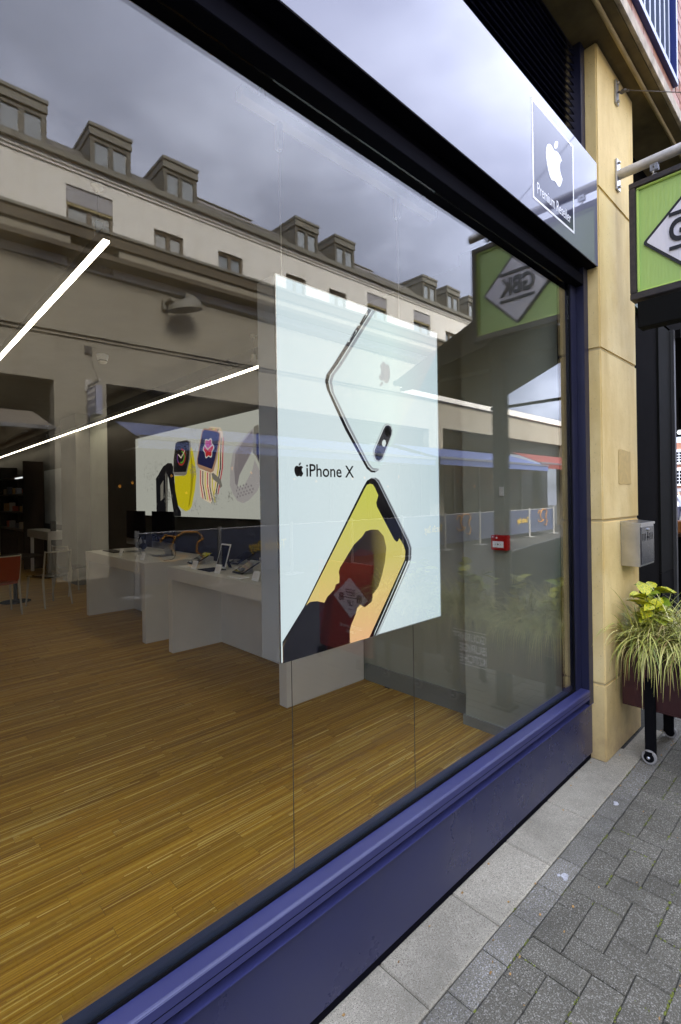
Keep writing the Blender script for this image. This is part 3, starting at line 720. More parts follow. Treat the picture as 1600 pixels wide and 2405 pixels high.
d2 = put('diamond', B().prism(rdia(.275), fr2, .0002, .010), INK, hs); put('diamond_face', B().prism(rdia(.252, .008), fr2, .0101, .013), SIGNWHITE, d2)
text('lettering', 'GBK', (Vector((SX + .0311, CY_ - .132, 3.080)), Y, Z, X), .264, .134, .007, INK, d2, bold=.028)
pb = thing('sign_pole', 'galvanised pole on a bolted plate that carries the green hanging sign', 'pole', (SX, -.08, 3.63))
put('pole', B().tube([(SX, -.088, 3.632), (SX, -.90, 3.632)], .030, 20), GALV, pb, smooth=True)
put('wall_plate', B().box(SX - .030, SX + .030, -.0875, -.0765, 3.535, 3.73), ALU, pb, bev=.002)
put('wall_plate', B().box(SX - .026, SX + .026, -.0875, -.0765, 4.085, 4.235), ALU, pb, bev=.002)
b = B()
for zz in (3.555, 3.71, 4.10, 4.22):
    b.lathe((SX, -.0876, zz), [(.009, 0), (.009, -.008), (.005, -.012)], 6, axis=1)
put('bolt', b, STEEL, pb)
put('stay_cable', B().tube([(SX, -.089, 4.16), (SX, -.15, 4.135)], .006, 8).tube([(SX, -.15, 4.135), (SX, -.885, 3.662)], .0028, 6).lathe((SX, -.12, 4.147), [(.004, -.02), (.013, -.01), (.013, .01), (.004, .02)], 8, axis=1), CABLE, pb)
for yy in (-.285, -.745):
    sk = put('shackle', B().box(SX - .012, SX - .008, yy - .022, yy + .022, 3.565, 3.607).box(SX + .008, SX + .012, yy - .022, yy + .022, 3.565, 3.607).box(SX - .007, SX + .007, yy - .012, yy + .012, 3.5225, 3.546), ALU, pb, bev=.001)
    put('link', B().tube([(SX, yy, 3.5465), (SX - .004, yy + .008, 3.556), (SX, yy, 3.575)], .005, 8).tube([(SX - .02, yy, 3.588), (SX + .02, yy, 3.588)], .006, 8), STEEL, sk)
# wall lantern just under the head, seen mirrored at the window edge, and the dark terrace frame beneath the sign
tf = thing('terrace_frame', 'dark upright post and cross bar under the green hanging sign', 'frame', (3.48, -.65, 0))
FRAMEG = mat('dark_grey_frame', (.006, .006, .0055), .7, spec=.06, var=.05)
put('post', B().box(3.44, 3.53, -.695, -.605, .02, 2.615), FRAMEG, tf, bev=.003)
put('cross_bar', B().box(3.44, 3.53, -.72, -.20, 2.616, 2.775), FRAMEG, tf, bev=.003)
put('base_plate', B().box(3.41, 3.56, -.725, -.575, .003, .0195), FRAMEG, tf)
# black sloped awning over the terrace
aw = thing('black_awning', 'black sloping awning over the restaurant terrace', 'awning', (4.4, -1.2, 2.8))
b = B().hexa([(3.91, -1.0, 3.185), (5.8, -1.0, 3.185), (5.8, -2.03, 2.76), (3.91, -2.03, 2.76)], [(3.91, -1.0, 3.205), (5.8, -1.0, 3.205), (5.8, -2.03, 2.78), (3.91, -2.03, 2.78)])
BLKCLOTH = mat('black_awning_cloth', (.012, .012, .011), .85, var=.1)
put('cloth', b, BLKCLOTH, aw); put('front_bar', B().tube([(3.91, -2.04, 2.762), (5.8, -2.04, 2.762)], .025, 10), FRAMEG, aw, smooth=True)
put('end_cloth', B().hexa([(3.905, -1.0, 2.90), (3.905, -1.0, 3.184), (3.905, -2.03, 2.759), (3.905, -2.03, 2.72)], [(3.9095, -1.0, 2.90), (3.9095, -1.0, 3.184), (3.9095, -2.03, 2.759), (3.9095, -2.03, 2.72)]), BLKCLOTH, aw)
put('arm', B().box(3.95, 3.99, -2.0, -1.0, 2.68, 2.71).box(5.72, 5.76, -2.0, -1.0, 2.68, 2.71), FRAMEG, aw)

# ------------------------------------------------------------------ planters with legs and castors
def trough(name, ya, yb, label):
    t = thing(name, label, 'planter', (3.57, (ya + yb) / 2, 0), 'maroon planters in a row')
    x0, x1, z0, z1 = 3.392, 3.76, .300, .660
    b = B().box(x0, x1, ya, yb, z0, z0 + .01).box(x0, x0 + .012, ya, yb, z0 + .0101, z1).box(x1 - .012, x1, ya, yb, z0 + .0101, z1)
    b.box(x0 + .0121, x1 - .0121, ya, ya + .012, z0 + .0101, z1).box(x0 + .0121, x1 - .0121, yb - .012, yb, z0 + .0101, z1)
    put('box', b, MAROON, t, bev=.002)
    put('soil', B().box(x0 + .0125, x1 - .0125, ya + .0125, yb - .0125, z0 + .011, z1 - .04), SOIL, t)
    for yy in (yb - .155, ya + .155):
        for xx, s in ((x0 - .0002, -1), (x1 + .0002, 1)):
            lg = put('leg', B().hexa([(xx, yy - .028, .045), (xx, yy + .028, .045), (xx, yy + .030, .495), (xx, yy - .030, .495)], [(xx + s * .026, yy - .028, .045), (xx + s * .026, yy + .028, .045), (xx + s * .026, yy + .030, .495), (xx + s * .026, yy - .030, .495)]), BLACK, t, bev=.004)
            cx = xx + s * .030
            wh = put('castor', B().lathe((cx + s * .014, yy, .0405), [(.012, -.016), (.026, -.014), (.0275, -.012), (.0275, .012), (.026, .014), (.012, .016)], 20, axis=0), BLACK, t, smooth=True)
            ty = B(); n = 24
            for i in range(n):
                pass
            prof = [(.0285, -.012), (.037, -.012), (.0405, -.006), (.0405, .006), (.037, .012), (.0285, .012)]
            base = len(ty.v)
            for r, h in prof:
                for k in range(n): a = 2 * math.pi * k / n; ty.v.append((cx + s * .014 + h, yy + r * math.cos(a), .0405 + r * math.sin(a)))
            for i in range(6):
                for k in range(n):
                    a, c = i * n + k, i * n + (k + 1) % n; d, e2 = ((i + 1) % 6) * n + (k + 1) % n, ((i + 1) % 6) * n + k; ty.f.append((a, c, d, e2))
            put('tyre', ty, TYRE, wh, smooth=True)
            put('hub_bolt', B().lathe((cx + s * .030, yy, .0405), [(.009, 0), (.009, s * .006), (.004, s * .010)], 10, axis=0), ALU, wh)
            put('fork', B().box(min(cx - .004, cx + s * .033), max(cx - .004, cx + s * .033), yy - .018, yy + .018, .048, .075), BLACK, wh)
    return t
pA = trough('planter', -1.16, -.098, 'maroon wheeled planter trough standing against the stone pillar, white lettering on its side')
pB = trough('planter', -1.87, -1.20, 'shorter maroon wheeled planter trough second from the stone pillar')
fr = lambda y, z: FR_W(3.3915, y, z)
put('print_rule', B().box(3.3903, 3.3913, -1.035, -.745, .548, .554).box(3.3903, 3.3913, -1.035, -.745, .283, .289), PRINTW, pA)
for k, wd_ in enumerate(('GOURMET', 'BURGER', 'KITCHEN')):
    text('lettering', wd_, fr(-.745, .468 - .083 * k), .290, .066, .001, PRINTW, pA, bold=.028)
# red board at the end of the planter row
rb = thing('menu_board', 'red free-standing board with a white diamond at the end of the planter row', 'sign', (3.42, -2.26, 0))
put('board', B().box(3.392, 3.43, -2.66, -1.915, .10, .97), REDBOARD, rb, bev=.004)
put('foot', B().box(3.30, 3.52, -2.60, -2.54, .004, .0995).box(3.30, 3.52, -2.04, -1.98, .004, .0995), BLACK, rb)
f_ = FR_W(3.392, -2.20, .635)
dd = put('diamond', B().prism([(.235, 0), (0, .195), (-.235, 0), (0, -.195)], f_, .0002, .002), PRINTW, rb)
text('lettering', 'BEEF', (Vector((3.3898, -2.20 + .062, .655)), -Y, Z, -X), .124, .062, .001, INK, dd, bold=.01)
text('lettering', 'UP', (Vector((3.3898, -2.20 + .038, .555)), -Y, Z, -X), .076, .055, .001, INK, dd, bold=.01)
put('barbell', B().box(3.3888, 3.3897, -2.20 - .125, -2.20 + .125, .632, .640).box(3.3888, 3.3897, -2.20 - .022, -2.20 + .022, .522, .528), INK, dd)
for s in (-1, 1):
    g = FR_W(3.3898, -2.20 - s * .125, .636)
    put('bun', B().prism([(s * .006, -.042), (s * .022, -.038), (s * .030, -.015), (s * .030, .015), (s * .022, .038), (s * .006, .042)], g, 0, .001).prism([(-s * .016, -.040), (-s * .003, -.040), (-s * .003, .040), (-s * .016, .040)], g, 0, .001).prism([(-s * .036, -.034), (-s * .020, -.04), (-s * .020, .04), (-s * .036, .034)], g, 0, .001), INK, dd)
text('lettering', 'BURGERS & SIDES', (Vector((3.3915, -2.20 + .15, .34)), -Y, Z, -X), .30, .03, .001, PRINTW, rb)
text('lettering', 'FRIES', (Vector((3.3915, -2.20 + .06, .29)), -Y, Z, -X), .12, .028, .001, PRINTW, rb)
# plants
def grass_clump(x, y, z, n, R, label, seed):
    rnd = random.Random(seed); b = B(); t = thing('sedge', label, 'plant', (x, y, z), 'trailing striped grasses in the planters')
    for i in range(n):
        a = rnd.uniform(0, 2 * math.pi); L = R * rnd.uniform(.55, 1.25); lean = rnd.uniform(.15, 1.0) ** .8; w = rnd.uniform(.0022, .0045)
        bx, by = x + rnd.gauss(0, .035), y + rnd.gauss(0, .05); dx, dy = math.cos(a), math.sin(a)
        sgm = 9; el = math.radians(90 - 48 * lean); p = Vector((bx, by, z)); crv = rnd.uniform(.10, .27) * (0.5 + lean)
        px, py = -dy, dx; pts = []
        for s in range(sgm + 1):
            ww = w * (1 - (s / sgm) ** 2.2) + .0003
            pts.append((p + Vector((px, py, 0)) * ww, p - Vector((px, py, 0)) * ww))
            p = p + Vector((dx * math.cos(el), dy * math.cos(el), math.sin(el))) * (L / sgm)
            el -= crv * (1 + .5 * s / sgm)
            el = max(el, -1.45)
            if 3.39 < p.x < 3.76 and p.z < .64: p.z = .64
        k = len(b.v)
        for q in pts: b.v += [tuple(q[0]), tuple(q[1])]
        b.f += [(k + 2 * s, k + 2 * s + 1, k + 2 * s + 3, k + 2 * s + 2) for s in range(sgm)]
    put('blades', b, BLADE, t, kind='stuff'); return t
gy = [(3.46, -.20, 7), (3.50, -.30, 1), (3.46, -.50, 2), (3.55, -.86, 3), (3.46, -1.07, 4), (3.50, -1.42, 5), (3.47, -1.74, 6)]
gl = ['bushy striped grass at the very end of the long planter, pressed against the stone pillar', 'striped trailing grass spilling over the planter corner nearest the stone pillar', 'striped grass above the leg end of the long planter, second from the pillar', 'striped grass above the white lettering of the long planter', 'striped grass at the outer end of the long lettered planter', 'striped grass at the inner end of the short planter', 'striped grass at the outer end of the short planter']
for (x, y, sd_), l in zip(gy, gl): grass_clump(x, y, .635, 560 if sd_ in (1, 2, 7) else 400, .43, l, sd_)
lm = bpy.data.meshes.new('leaf'); pr = [(0, .004), (.16, .20), (.38, .31), (.62, .27), (.84, .13), (1, .0)]; v_, f_2 = [], []
for i, (t, w) in enumerate(pr):
    zc = .10 * math.sin(t * 2.6) - .12 * t * t
    v_ += [(t, -w, zc + .10 * w), (t, 0, zc - .05 * math.sin(3.1 * t)), (t, w, zc + .10 * w)]
    if i: k = 3 * i; f_2 += [(k - 3, k - 2, k + 1, k), (k - 2, k - 1, k + 2, k + 1)]
lm.from_pydata(v_, [], f_2); lm.materials.append(LEAF)
for p in lm.polygons: p.use_smooth = True
def laurel(x, y, z, n, H, label, seed):
    rnd = random.Random(seed); t = thing('spotted_laurel', label, 'plant', (x, y, z), 'spotted evergreen shrubs in the planters')
    b = B(); tips = []
    for s in range(7):
        a = rnd.uniform(0, 6.28); r = rnd.uniform(.03, .13); h = H * rnd.uniform(.55, 1.0)
        e_ = Vector((x + r * math.cos(a), y + r * math.sin(a) * 1.2, z + h)); b.tube([(x + rnd.gauss(0, .02), y + rnd.gauss(0, .03), z - .02), (x + .5 * r * math.cos(a), y + .5 * r * math.sin(a), z + h * .55), e_], [.006, .005, .003], 6); tips.append((e_, h))
    put('stem', b, mat('green_stem', (.06, .09, .02), .6), t)
    for i in range(n):
        e_, h = tips[i % 7]; f = rnd.uniform(.35, 1); a = rnd.uniform(0, 6.28); L = rnd.uniform(.085, .145)
        p = Vector((x, y, z)).lerp(e_, f); share('leaf', lm, t, p, (rnd.uniform(-.5, .5), rnd.uniform(-.75, .35), a), (L, L * 1.05, L))
    return t
laurel(3.56, -.24, .66, 95, .34, 'yellow spotted laurel standing up behind the striped grass by the stone pillar', 11)
laurel(3.58, -.64, .65, 46, .40, 'spotted laurel in the middle of the long lettered planter', 12)
laurel(3.62, -1.00, .65, 46, .42, 'spotted laurel near the outer end of the long lettered planter', 13)
laurel(3.58, -1.56, .65, 50, .44, 'spotted laurel in the middle of the short planter', 14)
# green windbreak beyond the planters
gw = thing('windbreak', 'dark green glossy windbreak panel standing behind the planters', 'screen', (5.5, -1.3, 0))
put('panel', B().hexa([(4.15, -.93, .08), (7.6, -1.52, .08), (7.6, -1.54, .08), (4.15, -.95, .08)], [(4.15, -.93, 1.10), (7.6, -1.52, 1.10), (7.6, -1.54, 1.10), (4.15, -.95, 1.10)]), GREENPANEL, gw)
put('post', B().tube([(4.12, -.94, 0), (4.12, -.94, 1.15)], .028, 12).tube([(7.63, -1.535, 0), (7.63, -1.535, 1.15)], .028, 12), mat('white_post', (.6, .6, .58), .4), gw, smooth=True)

# ------------------------------------------------------------------ inside: hanging poster box
def grad(name, c0, c1, z0, z1, k=.92, axis=2, mid=None):
    t = NT(name); g = t.n('ShaderNodeNewGeometry'); s = t.n('ShaderNodeSeparateXYZ'); t.l(g.outputs['Position'], s.inputs[0])
    mr = t.n('ShaderNodeMapRange', ins={1: z0, 2: z1, 3: 0.0, 4: 1.0}); t.l(s.outputs[axis], mr.inputs[0])
    c = ramp(t, mr.outputs[0], [(0, c0)] + ([(.5, mid)] if mid else []) + [(1, c1)])
    t.p.inputs['Base Color'].default_value = (.004, .004, .004, 1); t.p.inputs['Roughness'].default_value = .35; t.p.inputs['Specular IOR Level'].default_value = .04
    t.l(c, t.p.inputs['Emission Color']); t.p.inputs['Emission Strength'].default_value = k / GAIN; return t.m
PX0, PX1, PZ0, PZ1, PY = 1.218, 2.336, .928, 2.520, .50
po = thing('poster_lightbox', 'large backlit phone advertising poster hung on thin cables inside the window', 'poster', ((PX0 + PX1) / 2, PY, PZ0))
put('housing', B().box(PX0, PX1, PY + .003, PY + .128, PZ0, PZ1), mat('silver_grey_housing', (.33, .34, .35), .4, var=.03), po, bev=.002)
PB = (.72, .86, .94)
pf = put('print', B().box(PX0 + .004, PX1 - .004, PY, PY + .0028, PZ0 + .004, PZ1 - .004), grad('backlit_white', (.68, .81, .90), (.62, .77, .87), PX0, PX1, 1.02, 0, (.76, .88, .95)), po)
b = B()
for (a, c, d, e_) in ((PX0, PX1, PZ1 - .0035, PZ1), (PX0, PX1, PZ0, PZ0 + .0035), (PX0, PX0 + .0035, PZ0 + .0036, PZ1 - .0036), (PX1 - .0035, PX1, PZ0 + .0036, PZ1 - .0036)): b.box(a, c, PY - .003, PY + .0026, d, e_)
put('edge_trim', b, ALU, po)
def PP(u, v): return (PX0 + min(max(u, .004), .996) * (PX1 - PX0), PZ1 - min(max(v, .003), .997) * (PZ1 - PZ0))
lay = [0]
def art(name, pts, m, parent=pf):
    lay[0] += 1; d = .0005 * lay[0]; fr = FR_S(0, PY, 0)
    return put(name, B().prism([PP(u, v) for u, v in pts], fr, d - .0002, d), m, parent)
PK = emit('print_black', (.004, .004, .006), .9); PD = emit('print_charcoal', (.07, .07, .085), .9); PS = emit('print_silver', (.36, .40, .46), .92); PWH = emit('print_white', (.80, .90, .95), 1.0)
art('phone_back', [(0.5369, 0.0006), (1.003, 0.0018), (1.0018, 0.0692), (0.8882, 0.1769), (0.8097, 0.2522), (0.6986, 0.3534), (0.594, 0.4522), (0.5646, 0.4825), (0.5177, 0.4904), (0.4847, 0.4727), (0.3682, 0.363), (0.3228, 0.3174), (0.285, 0.2793), (0.2747, 0.2497), (0.2876, 0.2281), (0.329, 0.1965)],
    grad('print_glass_back', (.64, .77, .85), (.69, .74, .82), PX0 + .3, PX1, 1.05, 0, (.72, .88, .92)))
OUT = [(.4965, .0023), (.2893, .194), (.2454, .2323), (.2374, .2515), (.2465, .2724), (.2832, .3133), (.3466, .3815), (.4725, .4909), (.4982, .5008), (.5250, .5012), (.5520, .4920)]
INN = [(.5410, .0004), (.329, .1965), (.2876, .2281), (.2747, .2497), (.285, .2793), (.3228, .3174), (.3682, .363), (.4847, .4727), (.5100, .4875), (.5260, .4880), (.5500, .4890)]
def strip(name, f0, f1, m, i0=0, i1=None):
    i1 = i1 or len(OUT) - 1
    a = [tuple(o_ + (n_ - o_) * f0 for o_, n_ in zip(OUT[i], INN[i])) for i in range(i0, i1 + 1)]; c = [tuple(o_ + (n_ - o_) * f1 for o_, n_ in zip(OUT[i], INN[i])) for i in range(i0, i1 + 1)]
    lay[0] += 1; d = .0005 * lay[0]; b = B()
    for i in range(len(a) - 1):
        q = [PP(*a[i]), PP(*a[i + 1]), PP(*c[i + 1]), PP(*c[i])]; fr = FR_S(0, PY, 0); b.prism(q, fr, d - .0002, d)
    return put(name, b, m, pf)
strip('steel_edge', 0, .98, PS); strip('steel_shade', .05, .60, PD, 0, 7); strip('steel_shade', .06, .42, PK, 2, 9); strip('steel_shine', .50, .62, PWH, 0, 10); strip('glass_line', .93, 1.0, PS)
for pts in ([(0.4831, 0.0208), (0.4866, 0.0239), (0.4369, 0.0655), (0.4275, 0.0651), (0.4717, 0.027)], [(0.4196, 0.0805), (0.4193, 0.0858), (0.3738, 0.1236), (0.3655, 0.1229), (0.4123, 0.0843)]):
    art('side_button', pts, PWH); c0 = sum(p[0] for p in pts) / 5; c1 = sum(p[1] for p in pts) / 5; art('side_button', [(c0 + (u - c0) * .72, c1 + (v - c1) * .80) for u, v in pts], PK)
art('camera_rim', [(0.6121, 0.3446), (0.6322, 0.3492), (0.642, 0.3639), (0.6387, 0.3792), (0.5737, 0.4601), (0.5458, 0.4688), (0.5229, 0.4648), (0.5085, 0.4504), (0.511, 0.4321), (0.5754, 0.3596), (0.5919, 0.3483)], PS)
art('camera_rim', [(0.612, 0.347), (0.630, 0.3512), (0.639, 0.3648), (0.6355, 0.3793), (0.571, 0.4585), (0.5452, 0.4672), (0.5245, 0.4634), (0.5115, 0.4502), (0.5138, 0.4328), (0.578, 0.3611), (0.5935, 0.3506)], PWH)
art('camera_glass', [(0.6118, 0.3503), (0.6278, 0.354), (0.6361, 0.366), (0.6321, 0.3795), (0.5684, 0.4565), (0.5445, 0.4655), (0.5269, 0.4618), (0.5161, 0.4495), (0.5185, 0.4338), (0.5815, 0.363), (0.5956, 0.353)], grad('print_camera_glass', (.09, .09, .10), (.03, .03, .045), 1.78, 1.95, .9))
for cu, cv, r in ((.606, .3725, .020), (.545, .4475, .020)): art('camera_lens', [(cu + r * math.cos(t / 16 * 6.2832), cv + r * .72 * math.sin(t / 16 * 6.2832)) for t in range(16)], PK)
art('flash', [(0.5796, 0.3974), (0.5906, 0.4), (0.5933, 0.4092), (0.5848, 0.4188), (0.5736, 0.4199), (0.5661, 0.4139), (0.5682, 0.4038)], PWH)
def PF(u, v): p = PP(u, v); return FR_S(p[0], PY, p[1])
lay[0] += 1; put('emblem', fruit(B(), PF(.588, .197), .080, .130, .0005 * lay[0] - .0002, .0005 * lay[0], math.radians(165)), emit('print_emblem_grey', (.52, .57, .64), .95), pf)
lay[0] += 1; put('emblem', fruit(B(), PF(.0935, .5005), .047, .060, .0005 * lay[0] - .0002, .0005 * lay[0]), PK, pf)
p0 = PP(.1295, .5190); text('lettering', 'iPhone X', FR_S(p0[0], PY, p0[1]), .2570 * (PX1 - PX0), .0345 * (PZ1 - PZ0), .0002, PK, pf, bold=.010, d0=.0005 * lay[0])
# the lower handset with a plain profile portrait on its screen
art('phone_edge', [(0.489, 0.5175), (0.5217, 0.5166), (0.5434, 0.5236), (0.7451, 0.7179), (0.7629, 0.7452), (0.76, 0.7789), (0.74, 0.8035), (0.5205, 1.0), (0.4663, 1.0), (.45, .9)], PS)
art('phone_edge', [(0.5150, 0.5176), (0.5384, 0.5256), (0.7365, 0.7187), (0.7560, 0.7452), (0.753, 0.7789), (0.732, 0.8035), (.70, .80)], PK)
art('phone_edge', [(0.5150, 0.5196), (0.5350, 0.5280), (0.7320, 0.7195), (0.7500, 0.7452), (0.746, 0.7789), (0.726, 0.8035), (.5105, 1.), (.49, 1.)], PS)
art('phone_front', [(0.489, 0.5190), (0.5141, 0.5219), (0.5318, 0.5324), (0.7202, 0.7165), (0.7394, 0.7437), (0.7372, 0.7809), (0.7191, 0.8055), (0.5022, 1.0025), (0.4662, 1.0019), (0.0015, 0.9987), (0.0026, 0.9431), (0.1075, 0.8649), (0.4418, 0.5441), (0.4637, 0.5264)], PK)
scr = [(0.4809, 0.5357), (0.4988, 0.5375), (0.5127, 0.548), (0.5334, 0.571), (0.5189, 0.5935), (0.5241, 0.6058), (0.6358, 0.7118), (0.6512, 0.7192), (0.6633, 0.717), (0.6718, 0.7083), (0.7027, 0.734), (0.7139, 0.7532), (0.7083, 0.7787), (0.6825, 0.8025), (0.4627, 1.0014), (0.0015, 0.9987), (0.0031, 0.9549), (0.1189, 0.8602), (0.4484, 0.551), (0.463, 0.5391)]
art('phone_screen', scr, grad('print_screen', (.93, .57, .31), (.66, .68, .12), PZ0, PZ0 + .70, .95, 2, (.74, .64, .20)))
art('portrait_face', [(0.3369, 0.7444), (0.3781, 0.714), (0.4268, 0.6933), (0.4624, 0.6815), (0.4967, 0.7074), (0.5113, 0.771), (0.4982, 0.8116), (0.4747, 0.8474), (0.4876, 0.873), (0.4831, 0.8897), (.462, .897), (0.4363, 0.9031), (.424, .898), (0.4093, 0.8914), (.402, .8965), (0.3919, 0.8994), (.382, .917), (0.37, 0.9301), (.356, .944), (0.3466, 0.96), (0.3466, 0.9964), (0.211, 1.0007), (0.2553, 0.8476), (0.2723, 0.8204), (0.2913, 0.8174), (.2935, .801), (0.2897, 0.7864), (.297, .774), (0.3099, 0.7653)],
    grad('print_skin_mirror_red', (.018, .004, .004), (.014, .008, .003), PZ0 + .2, PZ0 + .5, .9, 2, (.075, .012, .006)))  # dark skin print, its red added to strengthen the mirrored red board
art('portrait_hair', [(0.4268, 0.6933), (0.4485, 0.678), (0.4841, 0.6739), (0.5276, 0.6759), (0.5636, 0.6971), (0.5804, 0.7336), (0.5705, 0.7756), (0.5494, 0.8162), (0.5253, 0.8491), (0.4878, 0.8695), (0.4676, 0.8467), (0.4989, 0.7978), (0.4948, 0.742), (0.4181, 0.7266), (0.3367, 0.7477), (0.3781, 0.714)], grad('print_hair', (.012, .008, .004), (.30, .24, .06), PX0 + .40, PX0 + .66, .9, 0, (.03, .018, .006)))
art('portrait_coat', [(0.0026, 0.9549), (0.1075, 0.8649), (0.1362, 0.8545), (0.1707, 0.8561), (0.2088, 0.8646), (0.2246, 0.8505), (0.2622, 0.8338), (0.2505, 0.8822), (0.2169, 1.0017), (0.0021, 0.9988)], emit('print_coat', (.010, .010, .018), .9))
art('portrait_collar', [(0.2088, 0.8646), (0.2246, 0.8505), (0.2622, 0.8338), (0.2505, 0.8822), (0.2108, 1.0), (0.1723, 1.0)], PK)
for a, c in ((.733, .745), (.7125, .7165)): art('edge_shine', [(a, .7843), (c, .7852), (c - .22, .984), (a - .225, 1.0)], PWH)
# suspension
tk = thing('ceiling_track', 'pale ceiling track with two drop blocks holding the poster cables', 'track', (1.75, .56, 3.2))
put('rail', B().box(1.10, 2.40, .535, .585, 3.205, 3.245), TRACK, tk, bev=.002)
put('rod', B().box(1.2, 1.215, .55, .57, 3.2455, 3.299).box(2.3, 2.315, .55, .57, 3.2455, 3.299), TRACK, tk)
for nm, x, xb in (('a', 1.296, 1.322), ('b', 2.075, 2.160)):
    put('drop_block', B().box(x - .012, x + .012, .548, .572, 3.09, 3.2045), TRACK, tk, bev=.001)
    put('upper_cable', B().tube([(x, .56, 3.09), (x + .004, .56, PZ1)], .0022, 6), WIREWHITE, tk)
    lc = thing('floor_cable', 'thin dark cable from the %s lower corner of the hanging poster to the floor' % ('left' if nm == 'a' else 'right'), 'cable', (xb, .56, 0), 'cables under the hanging poster')
    put('cable', B().tube([(xb, .56, PZ0), (xb + .001, .56, .5), (xb, .56, 0.006)], .0019, 6), CABLE, lc); put('floor_anchor', B().lathe((xb, .56, 0), [(.012, 0), (.012, .004), (.004, .007)], 12), CABLE, lc)
# light bars
def bar_light(x0, x1, y0, y1, z, label):
    t = thing('light_bar', label, 'light', ((x0 + x1) / 2, y0, z), 'hanging linear lights')
    put('housing', B().box(x0, x1, y0, y1, z + .012, z + .075), ALU, t, bev=.001); put('lens', B().box(x0 + .001, x1 - .001, y0, y1 - .001, z, z + .0118), LAMP_W, t)
    m = (x0 + x1) / 2
    for yy in (y0 + .12, (y0 + y1) / 2, y1 - .12):
        put('gear_box', B().box(m - .016, m + .016, yy - .016, yy + .016, z + .0755, z + .15), TRACK, t); put('hanger', B().tube([(m, yy, z + .15), (m, yy, 3.298)], .0025, 6), CABLE, t); put('canopy', B().lathe((m, yy, 3.27), [(.012, 0), (.03, .018), (.032, .029)], 12), TRACK, t)
    return t
bar_light(.908, .941, 1.56, 9.0, 2.95, 'bright linear light hanging nearest the window, upper left')
bar_light(2.912, 2.946, 3.08, 19.5, 2.95, 'long bright linear light running back along the wall above the watch picture')
sd2 = thing('smoke_detector', 'round white smoke detector with a dark ring on the shop ceiling', 'smoke detector', (2.01, 4.92, 3.3))
put('base', B().lathe((2.01, 4.92, 3.235), [(.05, .0), (.055, .01), (.056, .0285)], 20), TRACK, sd2, smooth=True); put('vent_ring', B().lathe((2.01, 4.92, 3.222), [(.046, 0), (.046, .013)], 20), BLACK, sd2); put('dome', B().lathe((2.01, 4.92, 3.195), [(.01, 0), (.035, .006), (.046, .018), (.047, .0265)], 20), WHITE, sd2, smooth=True)
put('mount', B().lathe((2.01, 4.92, 3.264), [(.06, 0), (.06, .035)], 20), TRACK, sd2)
# call point and switch on the pier
cp = thing('fire_call_point', 'red fire alarm call point with a white plate on the grey pier', 'alarm', (3.02, .505, 1.29))
put('box', B().box(2.998, 3.0445, .447, .562, 1.244, 1.342), REDPLASTIC, cp, bev=.004)
pp = put('plate', B().box(2.9955, 2.9978, .472, .548, 1.262, 1.303), WHITE_PRINT, cp)
put('symbol', B().prism([(.005 * math.cos(t), .005 * math.sin(t)) for t in [k * .7854 for k in range(8)]], FR_W(2.9955, .510, 1.283), .0002, .0008).prism([(.016, -.003), (.022, 0), (.016, .003)], FR_W(2.9955, .510, 1.283), .0002, .0008).prism([(-.016, .003), (-.022, 0), (-.016, -.003)], FR_W(2.9955, .510, 1.283), .0002, .0008), INK, pp)
put('key_slot', B().lathe((2.998, .520, 1.325), [(.006, 0), (.006, -.002), (.003, -.003)], 10, axis=0), PRINTW, cp)
put('test_lamp', B().lathe((2.998, .547, 1.330), [(.003, 0), (.003, -.002), (.001, -.003)], 8, axis=0), PRINTW, cp)
sw = thing('wall_switch', 'small white switch plate on the grey pier above the red alarm', 'switch', (3.04, .505, 1.63)); put('plate', B().box(3.037, 3.0445, .490, .520, 1.598, 1.660), WHITE, sw, bev=.001); put('rocker', B().box(3.034, 3.0368, .498, .512, 1.606, 1.652), WHITE, sw)
# watch picture on the right wall
LX, LY0, LY1, LZ0, LZ1 = 3.12, 3.34, 6.83, 1.377, 2.588
wl = thing('watch_lightbox', 'wide backlit picture of four wrist watches splashing in water on the dark wall', 'picture', (LX, (LY0 + LY1) / 2, LZ0))
put('housing', B().box(LX + .003, 3.176, LY0, LY1, LZ0, LZ1), BLACK, wl)
wp = put('print', B().box(LX, LX + .0028, LY0 + .004, LY1 - .004, LZ0 + .004, LZ1 - .004), emit('backlit_grey_white', (.41, .415, .38), .9), wl)
wlay = [0]
def WP(u, v): return (LY1 - min(max(u, .003), .997) * (LY1 - LY0), LZ1 - min(max(v, .005), .995) * (LZ1 - LZ0))
def wart(name, pts, m):
    wlay[0] += 1; d = .0006 * wlay[0]; return put(name, B().prism([(-WP(u, v)[0], WP(u, v)[1]) for u, v in pts], FR_W(LX, 0, 0), d - .0002, d), m, wp)
WK = emit('print_watch_black', (.006, .006, .008), .9); WY = emit('print_yellow_strap', (.52, .44, .012), .9); WS = emit('print_case_grey', (.16, .15, .13), .9); WN = emit('print_navy_face', (.012, .014, .06), .9); WG = emit('print_rose_case', (.34, .19, .12), .9)
WLI = emit('print_lilac_strap', (.33, .31, .315), .9); WLD = emit('print_lilac_shade', (.19, .17, .185), .9); WR = emit('print_red', (.42, .02, .03), .9); WPK = emit('print_pink', (.40, .07, .26), .9); WC = emit('print_cream', (.62, .52, .40), .9); WW = emit('print_splash_white', (.5, .5, .46), .9)
wart('watch_strap', [(0.2463, 0.486), (0.2856, 0.4097), (0.3323, 0.374), (0.3679, 0.3841), (0.3845, 0.4381), (0.3901, 0.6083), (0.4196, 0.8791), (0.4436, 0.9456), (0.4426, 1.0), (0.3831, 1.0), (0.338, 0.5567), (0.3079, 0.4601), (0.2556, 0.4992)], WK)
